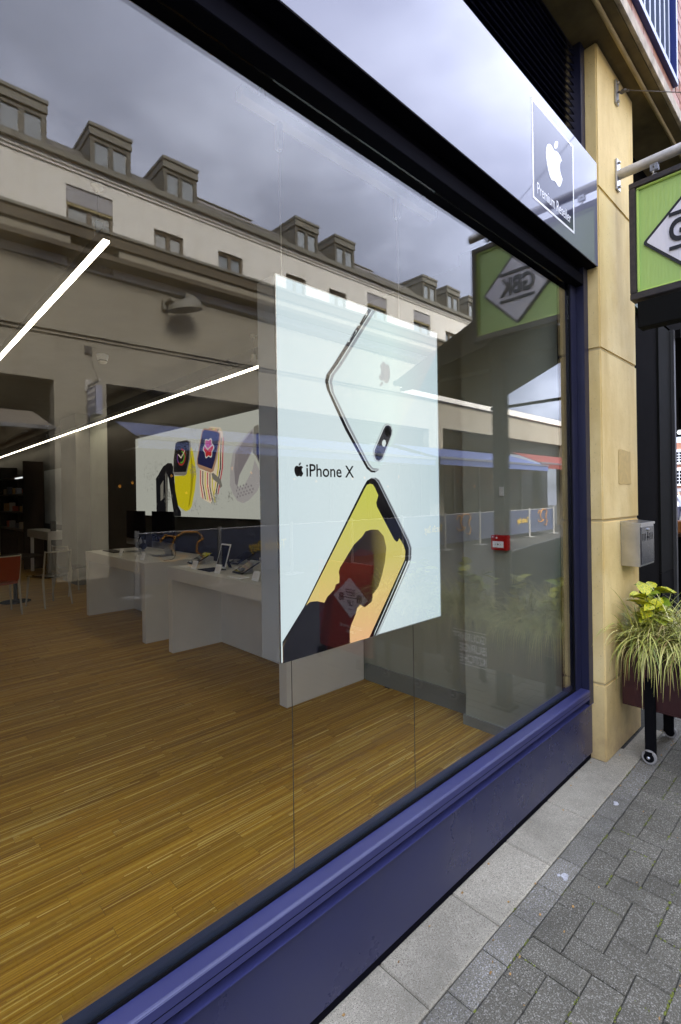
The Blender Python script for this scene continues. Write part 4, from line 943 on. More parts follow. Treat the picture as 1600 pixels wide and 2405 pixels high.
wart('watch_case', [(0.2162, 0.5416), (0.2462, 0.492), (0.3079, 0.4601), (0.3294, 0.5326), (0.3229, 0.9909), (0.2176, 0.9939)], WK)
wart('watch_face', [(0.260, 0.63), (0.2900, 0.57), (0.2860, 0.79), (0.2591, 0.82)], WS); wart('watch_rim', [(.309, .48), (.318, .53), (.318, .98), (.310, .98)], WS)
wart('yellow_strap', [(0.5291, 0.2262), (0.5478, 0.2737), (0.5646, 0.4155), (0.5738, 0.5438), (0.5595, 0.7113), (0.5334, 0.8803), (0.517, 0.9178), (.485, .935), (0.4525, 0.9124), (0.4198, 0.8679), (0.3972, 0.699), (0.3915, 0.5352), (0.4837, 0.5399), (0.5094, 0.4483)], WY)
wart('strap_shade', [(.530, .27), (.545, .42), (.553, .55), (.54, .71), (.52, .86), (.505, .90), (.525, .70), (.533, .50)], emit('print_dark_yellow', (.30, .25, .005), .9))
wart('watch_case', [(0.4068, 0.161), (0.4241, 0.1489), (0.5066, 0.15), (0.5261, 0.1716), (0.5332, 0.2165), (0.5267, 0.3653), (0.496, 0.5274), (0.4755, 0.5409), (0.4003, 0.5251), (0.379, 0.4995), (0.3863, 0.3366)], WS)
wart('watch_face', [(0.4066, 0.1722), (0.424, 0.1545), (0.5025, 0.1564), (0.5205, 0.1755), (0.5228, 0.2246), (0.5172, 0.3634), (0.4925, 0.4998), (0.3879, 0.4895), (0.3907, 0.3375)], WK)
def arc(cu, cv, r0, r1, a0, a1, asp=2.6, n=14):
    o_ = [(cu + r1 * math.cos(a0 + (a1 - a0) * i / n), cv + r1 * asp * math.sin(a0 + (a1 - a0) * i / n)) for i in range(n + 1)]; i_ = [(cu + r0 * math.cos(a0 + (a1 - a0) * i / n), cv + r0 * asp * math.sin(a0 + (a1 - a0) * i / n)) for i in range(n + 1)]
    return o_ + i_[::-1]
wart('dial_ring', arc(.455, .33, .030, .037, -1.6, 2.6), emit('print_ring_red', (.30, .03, .02), .9)); wart('dial_ring', arc(.455, .33, .021, .027, -1.4, 1.9), emit('print_ring_green', (.10, .30, .03), .9)); wart('dial_ring', arc(.455, .33, .030, .036, 2.4, 3.6), emit('print_ring_violet', (.12, .04, .20), .9))
wart('watch_hand', [(.452, .335), (.455, .345), (.488, .265), (.486, .258)], WC); wart('watch_hand', [(.452, .345), (.456, .335), (.432, .29), (.428, .296)], WC)
wart('striped_strap', [(0.6732, 0.0801), (0.6875, 0.0626), (0.7548, 0.0972), (0.7702, 0.1513), (0.768, 0.2876), (0.7472, 0.5484), (0.7099, 0.7726), (0.6811, 0.8517), (0.6392, 0.82), (0.6035, 0.7771), (0.5986, 0.6308), (0.6048, 0.4856), (0.7003, 0.5314), (0.7475, 0.3316)], WC)
for k in range(6):
    a = .606 + .0175 * k; wart('strap_stripe', [(a, .50 + .01 * k), (a + .006, .50 + .01 * k), (a + .004, .63 + .012 * k), (a + .022, .80 + .008 * k), (a + .016, .80 + .008 * k), (a - .002, .63 + .012 * k)], (WR, WK, WY)[k % 3])
for k in range(3):
    a = .728 + .014 * k; wart('strap_stripe', [(a + .016, .20), (a + .021, .20), (a + .013, .50), (a - .02, .76), (a - .026, .76), (a + .006, .50)], (WY, WK, WR)[k % 3])
for k in range(5): wart('strap_stripe', [(.682 + .0145 * k, .075 + .007 * k), (.688 + .0145 * k, .077 + .007 * k), (.684 + .0145 * k, .11 + .006 * k), (.678 + .0145 * k, .11 + .006 * k)], (WR, WK, WY)[k % 3])
wart('buckle', [(.692, .545), (.705, .54), (.755, .61), (.765, .68), (.750, .70), (.745, .66), (.700, .60)], WS)
wart('watch_case', [(0.63, 0.0866), (0.6484, 0.0699), (0.741, 0.1272), (0.7571, 0.157), (0.7561, 0.2157), (0.7296, 0.4068), (0.7073, 0.5224), (0.6864, 0.5373), (0.6013, 0.4746), (0.5856, 0.4299), (0.588, 0.3779)], WG)
wart('watch_face', [(0.6334, 0.1032), (0.6482, 0.0842), (0.7375, 0.136), (0.7504, 0.1598), (0.746, 0.2227), (0.7195, 0.4048), (0.6974, 0.5008), (0.5946, 0.4316), (0.594, 0.3791)], WN)
fl_ = [(.6745 + (.036 + .005 * math.cos(6 * t)) * math.cos(t), .283 + (.036 + .005 * math.cos(6 * t)) * 2.75 * math.sin(t)) for t in [k / 48 * 6.2832 for k in range(48)]]
wart('flower_dial', fl_, WW); wart('flower_dial', [(.6745 + (u - .6745) * .86, .283 + (v - .283) * .86) for u, v in fl_], WR); wart('flower_dial', [(.6745 + (u - .6745) * .86, .283 + (v - .283) * .86) for u, v in fl_ if v < .283], WPK)
wart('watch_hand', [(.668, .29), (.671, .30), (.709, .255), (.707, .247)], WW); wart('watch_hand', [(.667, .30), (.672, .295), (.652, .245), (.648, .25)], WW)
wart('lilac_strap', [(0.9647, 0.1673), (0.9364, 0.1943), (0.8769, 0.2875), (0.8396, 0.3534), (0.8217, 0.5021), (0.8158, 0.6733), (0.833, 0.7509), (0.8621, 0.8278), (0.8971, 0.8503), (0.9319, 0.8212), (0.9774, 0.7429), (.997, 0.6742), (.997, 0.5774), (0.9656, 0.4551), (0.9532, 0.5428), (0.8996, 0.7001), (0.8643, 0.6922), (0.878, 0.5864), (0.9026, 0.516), (0.9501, 0.3887), (0.9676, 0.3299)], WLI)
wart('strap_shade', [(.955, .19), (.90, .28), (.855, .37), (.845, .52), (.85, .66), (.862, .69), (.876, .586), (.90, .515), (.945, .39), (.962, .32)], WLD)
for k in range(22):
    u = .862 + .0175 * (k % 6) + .008 * (k // 6 % 2); v = .79 - .03 * (k // 6) - .008 * (k % 6); wart('strap_hole', [(u + .0042 * math.cos(t), v + .011 * math.sin(t)) for t in [q * 1.0472 for q in range(6)]], WLD)
wart('watch_case', [(0.9704, 0.1602), (0.9922, 0.1498), (.997, 0.1571), (.997, 0.4978), (0.9771, 0.4217), (0.9611, 0.3912)], WS); wart('watch_face', [(0.9829, 0.2269), (0.9965, 0.2232), (0.9965, 0.48), (0.9828, 0.4052)], WN)
rs = random.Random(5); wlay[0] += 1; sp = B(); d = .0006 * wlay[0]
for cu, cv, n, s in ((.17, .50, 40, .05), (.26, .38, 30, .05), (.36, .75, 70, .03), (.57, .50, 60, .025), (.56, .22, 30, .05), (.72, .80, 60, .03), (.58, .90, 30, .03), (.82, .78, 25, .02), (.25, .95, 25, .04), (.45, .97, 12, .05)):
    for k in range(n):
        u, v = cu + rs.gauss(0, s * .6), cv + rs.gauss(0, s * 1.5); a = rs.uniform(0, 3.1); L = rs.uniform(.003, .012); w = .0012
        dx, dy = math.cos(a) * L, math.sin(a) * L * 2.6
        if .01 < u < .98 and .03 < v < .96: sp.prism([(-WP(p, q)[0], WP(p, q)[1]) for p, q in ((u - dx, v - dy), (u + w, v - w * 2), (u + dx, v + dy), (u - w, v + w * 2))], FR_W(LX, 0, 0), d - .0002, d)
put('splash', sp, emit('print_splash_grey', (.17, .165, .15), .9), wp, kind='stuff')
# display tables
def table(x0, x1, y0, y1, label):
    t = thing('display_table', label, 'table', ((x0 + x1) / 2, (y0 + y1) / 2, 0), 'white display tables')
    put('table_top', B().box(x0, x1, y0, y1, .772, .902), WHITE, t, bev=.003)
    for a, c in ((y0 + .004, y0 + .098), (y1 - .098, y1 - .004)): put('leg', B().box(x0 + .004, x1 - .004, a, c, .002, .7715), WHITE, t, bev=.002)
    put('back_panel', B().box(2.89, 2.93, y0 + .0985, y1 - .0985, .002, .7713), WHITE, t); return t
table(2.312, 3.172, 1.905, 3.955, 'white slab display table nearest the window with tablets on top')
table(2.256, 3.116, 4.41, 6.47, 'white slab display table further back carrying two dark desktop computers')
def imac(y, label):
    t = thing('desktop_computer', label, 'computer', (2.74, y, .903), 'dark desktop computers on the rear table')
    put('screen', B().box(2.72, 2.735, y - .325, y + .325, 1.075, 1.465), SCREENOFF, t, bev=.004); put('chin', B().box(2.7195, 2.7355, y - .325, y + .325, .995, 1.0745), ALU, t, bev=.003)
    put('stand', B().hexa([(2.80, y - .10, .905), (2.80, y + .10, .905), (2.812, y + .10, .905), (2.812, y - .10, .905)], [(2.737, y - .09, 1.15), (2.737, y + .09, 1.15), (2.749, y + .09, 1.15), (2.749, y - .09, 1.15)]).box(2.62, 2.82, y - .10, y + .10, .9025, .909), ALU, t); return t
imac(4.98, 'dark desktop computer screen at the near end of the rear table'); imac(5.86, 'dark desktop computer screen in the middle of the rear table')
k_ = thing('keyboard', 'black keyboard lying on the rear display table', 'keyboard', (2.49, 6.05, .903)); put('body', B().box(2.42, 2.56, 5.85, 6.28, .9025, .916), mat('black_keyboard', (.012, .012, .013), .45), k_, bev=.002)
b = B()
for r in range(4):
    for c in range(12): b.box(2.432 + .031 * r, 2.458 + .031 * r, 5.862 + .0345 * c, 5.891 + .0345 * c, .9162, .9195)
put('keys', b, mat('dark_keys', (.02, .02, .022), .5), k_)
hp = thing('headphones', 'black headphones on a stand on the rear table', 'headphones', (2.62, 5.42, .903)); put('band', B().tube([(2.62, 5.42 + .085 * math.cos(a), 1.03 + .10 * math.sin(a)) for a in [math.pi * k / 10 for k in range(11)]], .009, 8), BLACK, hp, smooth=True)
for s in (-1, 1): put('ear_cup', B().lathe((2.62, 5.42 + s * .085 - .018, 1.015), [(.02, 0), (.042, .008), (.042, .028), (.02, .036)], 14, axis=1), BLACK, hp, smooth=True)
put('stand', B().tube([(2.62, 5.42, .903), (2.62, 5.42, 1.12)], .006, 8).lathe((2.62, 5.42, .903), [(.05, 0), (.05, .006), (.01, .01)], 14), ALU, hp)
def tablet(y, x, label, white=True, flat=False):
    t = thing('tablet', label, 'tablet', (x, y, .903), 'tablets on the near table')
    me = B(); tilt = .30 if not flat else 1.15; h = .25
    u = Vector((0, -1, 0)); v = Vector((math.sin(tilt), 0, math.cos(tilt))); n = Vector((-math.cos(tilt), 0, math.sin(tilt))); o0 = Vector((x, y + .09, .911))
    put('case', B().prism([(0, 0), (.18, 0), (.18, h), (0, h)], (o0, u, v, n), -.004, .004), WHITE_PRINT if white else BLACK, t, bev=.002)
    put('display', B().prism([(.01, .016), (.17, .016), (.17, h - .016), (.01, h - .016)], (o0, u, v, n), .0042, .005), SCREENOFF, t)
    if not flat: put('keyboard_cover', B().box(x - .19, x - .006, y - .12, y + .12, .9025, .909), BLACK, t, bev=.001); put('prop', B().hexa([(x + .11, y - .03, .9035), (x + .11, y + .03, .9035), (x + .115, y + .03, .9035), (x + .115, y - .03, .9035)], [(x + .055, y - .03, 1.05), (x + .055, y + .03, 1.05), (x + .06, y + .03, 1.05), (x + .06, y - .03, 1.05)]), BLACK, t)
    else: put('stand', B().box(x + .03, x + .16, y - .03, y + .03, .9025, .952), ALU, t)
    return t
tablet(3.36, 2.60, 'white tablet propped upright on a black keyboard cover')
tablet(3.92, 2.56, 'dark tablet on a low stand at the far end of the near table', False, True)
tablet(2.92, 2.52, 'dark tablet on a low stand beside the hanging poster edge', False, True)
tablet(3.55, 2.86, 'small dark tablet at the back of the near table', False, True)
pk = thing('phone_card', 'white product card lying on the near table', 'card', (2.44, 3.78, .903)); put('card', B().box(2.39, 2.49, 3.70, 3.84, .9025, .911), WHITE_PRINT, pk); put('printed_edge', B().box(2.40, 2.48, 3.71, 3.83, .9112, .912), PRINTW, pk)
pk = thing('phone_card', 'white product card lying near the propped white tablet', 'card', (2.42, 2.74, .903)); put('card', B().box(2.37, 2.47, 2.64, 2.84, .9025, .911), WHITE_PRINT, pk); put('printed_edge', B().box(2.38, 2.46, 2.65, 2.83, .9112, .912), PRINTW, pk)
tag(put('charging_cable', B().tube([(2.66, 3.30, .906), (2.74, 3.10, .906), (2.78, 2.94, .96), (2.74, 2.86, 1.04), (2.70, 2.80, 1.0), (2.69, 2.76, .906)], .003, 6), WIREWHITE, smooth=True), 'white charging cable looped above the near display table', 'cable')
tag(put('charging_cable', B().tube([(2.80, 4.86, 1.02), (2.80, 4.78, .93), (2.70, 4.62, .906), (2.62, 4.50, .906), (2.50, 4.46, .906)], .004, 6), CABLE, smooth=True), 'dark cable trailing from the near desktop computer', 'cable')
for k, (x, y, w_) in enumerate(((2.40, 2.45, 'first'), (2.41, 3.10, 'second'), (2.40, 3.55, 'third'), (2.36, 4.75, 'first on the rear table'), (2.36, 5.45, 'second on the rear table'))):
    c = thing('price_card', 'small upright clear price card, %s from the window end' % w_, 'card', (x, y, .903), 'price cards on the tables')
    put('card', B().hexa([(x, y - .05, .904), (x, y + .05, .904), (x + .004, y + .05, .904), (x + .004, y - .05, .904)], [(x + .03, y - .05, .985), (x + .03, y + .05, .985), (x + .034, y + .05, .985), (x + .034, y - .05, .985)]), WHITE_PRINT, c)
    put('printed_panel', B().hexa([(x + .0045, y - .03, .925), (x + .0045, y + .035, .925), (x + .0055, y + .035, .925), (x + .0055, y - .03, .925)], [(x + .0195, y - .03, .968), (x + .0195, y + .035, .968), (x + .0205, y + .035, .968), (x + .0205, y - .03, .968)]), PRINTW, c)
    put('foot', B().box(x - .005, x + .06, y - .02, y + .02, .9022, .9038), ALU, c)
for k, (x, y) in enumerate(((2.62, 3.36), (2.58, 2.95), (2.60, 3.92))):
    tag(put('charging_cable', B().tube([(x + .10, y, .93), (x + .16, y - .03, .906), (x + .24, y + .05, .906), (x + .27, y + .02, .906)], .003, 6), WIREWHITE, smooth=True), ('white cable behind the propped white tablet', 'white cable behind the tablet nearest the poster', 'white cable behind the tablet at the far end of the near table')[k], 'cable')
# chairs at the back
def chair(x, y, rz, cm_, label):
    t = thing('chair', label, 'chair', (0, 0, 0), 'chairs at the back of the shop')
    sb = B(); n = 8
    for i in range(n):
        a, c = -.21 + .42 * i / n, -.21 + .42 * (i + 1) / n; f = lambda q: .45 - .012 * math.cos(q / .21 * 1.5)
        sb.hexa([(a, -.21, f(a)), (c, -.21, f(c)), (c, .21, f(c)), (a, .21, f(a))], [(a, -.21, f(a) + .022), (c, -.21, f(c) + .022), (c, .21, f(c) + .022), (a, .21, f(a) + .022)])
    put('seat', sb, cm_, t)
    bb = B()
    for i in range(n):
        a, c = -.20 + .40 * i / n, -.20 + .40 * (i + 1) / n; f = lambda q: .235 + .035 * (1 - (q / .2) ** 2)
        bb.hexa([(a, f(a) - .03, .50), (c, f(c) - .03, .50), (c, f(c) - .012, .50), (a, f(a) - .012, .50)], [(a, f(a) + .03, .84), (c, f(c) + .03, .84), (c, f(c) + .048, .84), (a, f(a) + .048, .84)])
    put('backrest', bb, cm_, t)
    for sx_ in (-1, 1):
        put('leg', B().tube([(sx_ * .19, -.19, .45), (sx_ * .215, -.225, 0)], [.017, .011], 8), CHAIRLEG, t, smooth=True)
        put('leg', B().tube([(sx_ * .205, .27, .86), (sx_ * .20, .215, .5), (sx_ * .20, .20, .42), (sx_ * .215, .27, 0)], [.010, .015, .017, .011], 8), CHAIRLEG, t, smooth=True)
    put('top_rim', B().tube([(q, .265 + .035 * (1 - (q / .2) ** 2) + .01, .845) for q in (-.2, -.1, 0, .1, .2)], .010, 8), CHAIRLEG, t, smooth=True)
    t.location = (x, y, 0); t.rotation_euler = (0, 0, rz); return t
chair(2.06, 7.66, math.radians(198), CHAIRCLEAR, 'clear plastic chair nearest the rear white table')
chair(2.66, 8.45, math.radians(110), CHAIRCLEAR, 'clear plastic chair with its back to the grey wall')
chair(1.38, 7.45, math.radians(185), CHAIRRED, 'orange red plastic chair at the left edge of the shop')
ct = thing('round_table', 'dark round table among the chairs at the back', 'table', (1.75, 8.35, 0)); put('table_top', B().lathe((1.75, 8.35, .72), [(.38, 0), (.40, .012), (.38, .025)], 24), DARKROOM, ct); put('pedestal', B().lathe((1.75, 8.35, 0), [(.22, 0), (.22, .01), (.03, .03), (.03, .7195)], 14), DARKROOM, ct)
# shelves along the right wall at the back
sh = thing('shelf_bay', 'lit white shelf bay beyond the rear pier', 'shelving', (3.1, 11.6, 0))
put('back_board', B().box(3.15, 3.1755, 10.75, 12.55, 1.10, 2.36), mat('pale_back_board', (.30, .33, .36), .5), sh); put('light_strip', B().box(3.08, 3.149, 10.80, 10.83, 1.12, 2.34), emit('bay_light', (.9, .93, .95), .8), sh)
put('desk', B().box(2.78, 3.149, 10.72, 12.55, .80, .975), WHITE, sh, bev=.003); put('leg', B().box(2.80, 2.86, 12.3, 12.36, 0, .7995).box(2.80, 2.86, 10.8, 10.86, 0, .7995), WHITE, sh)
tag(put('speaker', B().lathe((2.95, 10.98, .977), [(.05, 0), (.06, .02), (.06, .20), (.045, .22)], 16), BLACK, smooth=True), 'small black cylinder speaker on the white desk of the lit bay', 'speaker')
s3 = thing('shelf_unit', 'tall dark shelf unit with small coloured boxes far back along the wall', 'shelving', (3.0, 14, 0))
put('side', B().box(2.75, 3.17, 12.75, 12.8, 0, 2.6).box(2.75, 3.17, 15.6, 15.65, 0, 2.6), DARKROOM, s3); put('shelf', B().box(2.76, 3.17, 12.801, 15.599, .90, .95).box(2.76, 3.17, 12.801, 15.599, 1.35, 1.38).box(2.76, 3.17, 12.801, 15.599, 1.8, 1.83).box(2.76, 3.17, 12.801, 15.599, 2.25, 2.28), mat('grey_shelf', (.12, .11, .10), .5), s3)
put('shelf_light', B().box(2.85, 2.9, 13.3, 14.2, 2.225, 2.2495), LAMP_S, s3)
cols = [(.5, .1, .06), (.55, .5, .45), (.10, .12, .16), (.45, .25, .08), (.3, .3, .32)]
for k in range(14):
    yy = 13.0 + .38 * (k % 7) + random.uniform(-.05, .05); zz = (.9515, 1.3815)[k // 7] if k % 3 else 1.8315; c = cols[k % 5]; hh = random.uniform(.10, .24)
    o = put('product_box', B().box(2.80, 2.92, yy, yy + random.uniform(.10, .2), zz, zz + hh), mat('box_colour', c, .5), bev=.003)
    tag(o, '%s product box, %s from the near end, on the %s' % (('red', 'pale', 'navy', 'tan', 'grey')[k % 5], ('first', 'second', 'third', 'fourth', 'fifth', 'sixth', 'seventh')[k % 7], 'upper shelf' if k % 3 == 0 else ('lowest shelf', 'middle shelf')[k // 7]), 'box', 'product boxes on the dark shelves')
# ------------------------------------------------------------------ far side of the street (seen in the glass)
ob = thing('opposite_building', 'long white rendered building with dormers and a brown gutter across the street', 'building', (8, RY(10), 0))
SL = .018                                                  # the street climbs gently, and the rows of the facade with it
def zs_(b):
    b.v = [(x, y, z + SL * (x - 2)) for x, y, z in b.v]; return b
WY_ = RY(10)
def holed(x0, x1, z0, z1, holes, yf, th_):
    """a wall slab facing +Y with rectangular openings"""
    b = B(); xs = sorted({x0, x1, *[h[0] for h in holes], *[h[1] for h in holes]}); 
    for a, c in zip(xs, xs[1:]):
        cuts = sorted((h[2], h[3]) for h in holes if h[0] <= a and h[1] >= c); z = z0
        for p, q in cuts:
            if p > z: b.box(a, c, yf - th_, yf, z, p)
            z = q
        if z < z1: b.box(a, c, yf - th_, yf, z, z1)
    return b
WN_ = [(3.03, 3.95, 6.45, 8.08, 1), (4.86, 5.57, 6.95, 7.79, 0), (6.50, 7.22, 6.95, 7.80, 0), (8.64, 9.35, 6.95, 7.83, 0), (10.28, 11.0, 6.95, 7.83, 0), (11.96, 12.93, 6.6, 8.15, 1), (14.39, 15.40, 6.6, 8.14, 1), (16.38, 17.05, 6.95, 7.77, 0), (-.2, .55, 6.95, 7.79, 0), (-2.2, -1.3, 6.45, 8.08, 1)]
put('wall', zs_(holed(-9, 18.9, 6.4, 8.42, WN_, WY_, .35)), STUCCO, ob)
put('cornice', zs_(B().box(-9, 18.95, WY_ - .1, WY_ + .07, 8.421, 8.51).box(-9, 18.95, WY_ - .1, WY_ + .035, 8.36, 8.4205)), STUCCO, ob)
put('gutter', zs_(B().box(-9, 19, WY_ - .1, WY_ + .16, 8.511, 8.62)), LEAD, ob)
put('roof', zs_(B().hexa([(-9, WY_ - .0, 8.621), (19, WY_ - .0, 8.621), (19, WY_ - 6, 8.621), (-9, WY_ - 6, 8.621)], [(-9, WY_ - .62, 9.24), (19, WY_ - .62, 9.24), (19, WY_ - 5.4, 9.24), (-9, WY_ - 5.4, 9.24)])), SLATE, ob)
put('gable_end', zs_(B().box(18.6, 18.9, WY_ - 6, WY_ - .36, 4, 8.5)), STUCCO, ob)
BLIND = mat('pale_blind_pane', (.42, .43, .42), .15, var=.1)
for (a, c, p, q, tall) in WN_:
    w = put('window', zs_(B().box(a, c, WY_ - .22, WY_ - .14, q - .06, q - (.38 if tall else 0)) if False else B().box(a, a + .05, WY_ - .13, WY_ - .06, p, q).box(c - .05, c, WY_ - .13, WY_ - .06, p, q).box(a + .051, c - .051, WY_ - .13, WY_ - .06, q - .06, q).box((a + c) / 2 - .045, (a + c) / 2 + .045, WY_ - .13, WY_ - .06, p, q - .061)), WFRAME, ob)
    put('pane', zs_(B().box(a + .051, c - .051, WY_ - .115, WY_ - .105, p, q - .061)), mat('pale_sky_pane', (.26, .29, .31), .04, spec=1.0, var=0) if int(a * 10) % 3 else BLIND, w)  # the pane's pale base colour stands in for mirrored sky
    if tall:
        put('infill_panel', zs_(B().box(a + .003, c - .003, WY_ - .0595, WY_ - .03, q - .34, q - .002)), PANELGREY, w)
        put('lintel_strip', zs_(B().box(a + .003, c - .003, WY_ - .0595, WY_ - .04, q - .40, q - .341)), mat('ochre_trim', (.32, .26, .12), .6), w)
        rl = B()
        for k in range(9): xx = a + .06 + (c - a - .12) * k / 8; rl.box(xx - .012, xx + .012, WY_ - .03, WY_ - .01, p + .08, p + .42)
        rl.box(a + .01, c - .01, WY_ - .035, WY_ - .005, p + .4205, p + .45); put('balustrade', zs_(rl), STUCCO, w)
DORM = [(-2.6, -1.7), (.1, .95), (1.83, 2.69), (3.50, 4.34), (5.09, 5.93), (8.97, 9.83), (10.51, 11.36), (14.92, 15.78), (16.45, 17.33), (17.99, 18.80)]
for a, c in DORM:
    yf = WY_ + .02; zb = 8.60
    d = put('dormer', zs_(B().hexa([(a, yf - .06, zb), (c, yf - .06, zb), (c, yf - .06, 9.30), (a, yf - .06, 9.30)], [(a, yf - 1.6, zb + .3), (c, yf - 1.6, zb + .3), (c, yf - 1.6, 9.36), (a, yf - 1.6, 9.36)])), LEAD, ob)
    put('dormer_roof', zs_(B().box(a - .03, c + .03, yf - 1.6, yf + .05, 9.47, 9.54).box(a - .015, c + .015, yf - 1.6, yf + .02, 9.38, 9.4695).box(a - .02, c + .02, yf - 1.6, yf + .035, 9.29, 9.3795)), LEAD, d)
    w = put('dormer_window', zs_(B().box(a, a + .09, yf - .0595, yf, zb + .02, 9.289).box(c - .09, c, yf - .0595, yf, zb + .02, 9.289).box(a + .091, c - .091, yf - .0595, yf - .01, zb + .02, zb + .13).box(a + .091, c - .091, yf - .0595, yf - .01, 9.20, 9.289).box((a + c) / 2 - .05, (a + c) / 2 + .05, yf - .0595, yf - .012, zb + .131, 9.199)), mat('dormer_frame', (.115, .105, .08), .5), d)
    put('pane', zs_(B().box(a + .0905, c - .0905, yf - .058, yf - .05, zb + .1305, 9.1995)), mat('sky_lit_pane', (.34, .37, .39), .05, spec=1.0, var=.1, vscale=2), d)  # sky brightness is put into the pane's own colour
for a, c in ((5.98, 7.86), (11.42, 12.84)):
    pb_ = put('plant_room', zs_(B().box(a, c, WY_ - 2.2, WY_ - .55, 8.9, 9.24)), PANELGREY, ob); put('coping', zs_(B().box(a - .03, c + .03, WY_ - 2.23, WY_ - .52, 9.241, 9.27)), LEAD, pb_)
    rl = B().tube([(a + .9, WY_ - .25, 8.95), (c + 1.0, WY_ - .25, 8.95)], .012, 6).tube([(a + .9, WY_ - .25, 8.82), (c + 1.0, WY_ - .25, 8.82)], .010, 6)
    for k in range(5): xx = a + .9 + (c + .1 - a) * k / 4; rl.tube([(xx, WY_ - .25, 8.66), (xx, WY_ - .25, 8.95)], .012, 6)
    put('roof_railing', zs_(rl), LEAD, ob)
put('gutter_board', zs_(B().box(-9, 18.9, WY_ + .001, WY_ + .36, 6.90, 7.165)), BROWN, ob); put('gutter_lip', zs_(B().box(-9, 18.9, WY_ + .361, WY_ + .40, 7.12, 7.18)), LEAD, ob)
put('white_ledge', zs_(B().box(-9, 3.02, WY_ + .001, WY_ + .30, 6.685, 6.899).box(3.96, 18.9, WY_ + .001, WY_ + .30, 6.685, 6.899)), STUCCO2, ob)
put('shadow_ledge', zs_(B().box(-9, 18.9, WY_ + .001, WY_ + .40, 6.58, 6.684)), BROWN, ob)  # dark strip standing in for the shadow band beneath the white ledge
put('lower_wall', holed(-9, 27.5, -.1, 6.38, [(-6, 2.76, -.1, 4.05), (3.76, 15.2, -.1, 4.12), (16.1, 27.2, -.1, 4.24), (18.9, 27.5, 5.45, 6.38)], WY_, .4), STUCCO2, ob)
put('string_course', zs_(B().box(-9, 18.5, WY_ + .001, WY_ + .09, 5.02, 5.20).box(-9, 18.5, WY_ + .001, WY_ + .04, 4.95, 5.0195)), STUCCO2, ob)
put('parapet_coping', B().box(13.5, 27.6, WY_ - .45, WY_ + .12, 5.24, 5.49), STUCCO, ob)
put('dark_interior', B().box(-6, 15.3, WY_ - 3.2, WY_ - 3.1, -.05, 4.3).box(16, 27.3, WY_ - 3.2, WY_ - 3.1, -.05, 4.3).box(-6, 27.3, WY_ - 3.1, WY_ - .401, 4.26, 4.36).box(2.76, 3.76, WY_ - 3.1, WY_ - .401, 0, 4.25), DARKROOM, ob)
for (a, c, zt, nme) in ((3.78, 15.18, 4.11, 'wide'), (16.12, 27.18, 4.22, 'far'), (-5.98, 2.74, 4.04, 'left')):
    s = B()
    for k in range(7): s.hexa([(a, WY_ - .30, zt - .10 - .095 * k), (c, WY_ - .30, zt - .10 - .095 * k), (c, WY_ - .28, zt - .10 - .095 * k), (a, WY_ - .28, zt - .10 - .095 * k)], [(a, WY_ - .22, zt - .03 - .095 * k), (c, WY_ - .22, zt - .03 - .095 * k), (c, WY_ - .20, zt - .03 - .095 * k), (a, WY_ - .20, zt - .03 - .095 * k)])
    put('shutter_louvre', s, SHUTTER, ob)
put('shop_glazing', B().box(-6, 2.75, WY_ - .9, WY_ - .88, 0, 3.3).box(3.77, 15.19, WY_ - .9, WY_ - .88, 0, 3.3).box(16.11, 27.19, WY_ - .9, WY_ - .88, 0, 3.3), mat('brown_dark_glazing', (.022, .014, .008), .12, var=.3, vscale=1.5), ob)
b = B()
for xx in (5.6, 7.4, 9.2, 11.0, 12.8, 14.4, 18, 20, 22, 24): b.box(xx, xx + .09, WY_ - .879, WY_ - .80, 0, 3.3)
put('mullion', b, mat('brown_mullion', (.06, .045, .03), .5), ob)
rs = random.Random(3)
NTH = ('first', 'second', 'third', 'fourth', 'fifth', 'sixth', 'seventh', 'eighth', 'ninth', 'tenth', 'eleventh', 'twelfth', 'thirteenth', 'fourteenth', 'fifteenth', 'sixteenth', 'seventeenth', 'eighteenth', 'nineteenth', 'twentieth')
bx = [4.2, 4.5, 5.3, 5.9, 6.3, 7.1, 7.7, 8.3, 9.4, 10.2, 11.4, 12.3, 13.1, 14.0, 16.9, 18.2, 19.4, 21.3]
for k, xx in enumerate(bx):
    zz = rs.uniform(1.75, 2.4); yy = WY_ - rs.uniform(.2, .8)
    o = put('pendant_bulb', B().lathe((xx, yy, zz), [(.008, 0), (.030, .02), (.032, .045), (.012, .075)], 10), LAMP_O, smooth=True)
    tag(o, 'warm glowing bulb, %s from the left, in the dark restaurant across the street' % NTH[k], 'lamp', 'warm bulbs across the street')
wl_ = thing('wall_lamp', 'big half round hooded lamp on the white wall across the street', 'lamp', (5.4, WY_, 6.0))
put('bracket', B().box(5.00, 5.14, WY_ + .001, WY_ + .10, 6.0, 6.22).box(5.05, 5.12, WY_ + .101, WY_ + .40, 6.13, 6.19).box(5.20, 5.30, WY_ + .001, WY_ + .2, 6.18, 6.27), LEAD, wl_)
hb = B(); n = 20; c0 = Vector((5.40, WY_ + .42, 5.98)); rings = []
for i in range(7):
    a = math.pi / 2 * i / 6; r = .40 * math.cos(a); h = .30 * math.sin(a)
    rings.append([tuple(c0 + Vector((r * math.cos(t) * 1.0, r * math.sin(t) * .75, h + .10 * math.cos(t)))) for t in [2 * math.pi * k / n for k in range(n)]])
for rg in rings: hb.v += rg
for i in range(6):
    for k in range(n): hb.f.append((i * n + k, i * n + (k + 1) % n, (i + 1) * n + (k + 1) % n, (i + 1) * n + k))
hb.f.append(tuple(reversed(range(n))))
put('hood', hb, LEAD, wl_, smooth=True)
ws = thing('shop_sign', 'small pale box sign hanging from a bracket on the white pier across the street', 'sign', (3.4, WY_ + .4, 3.6))
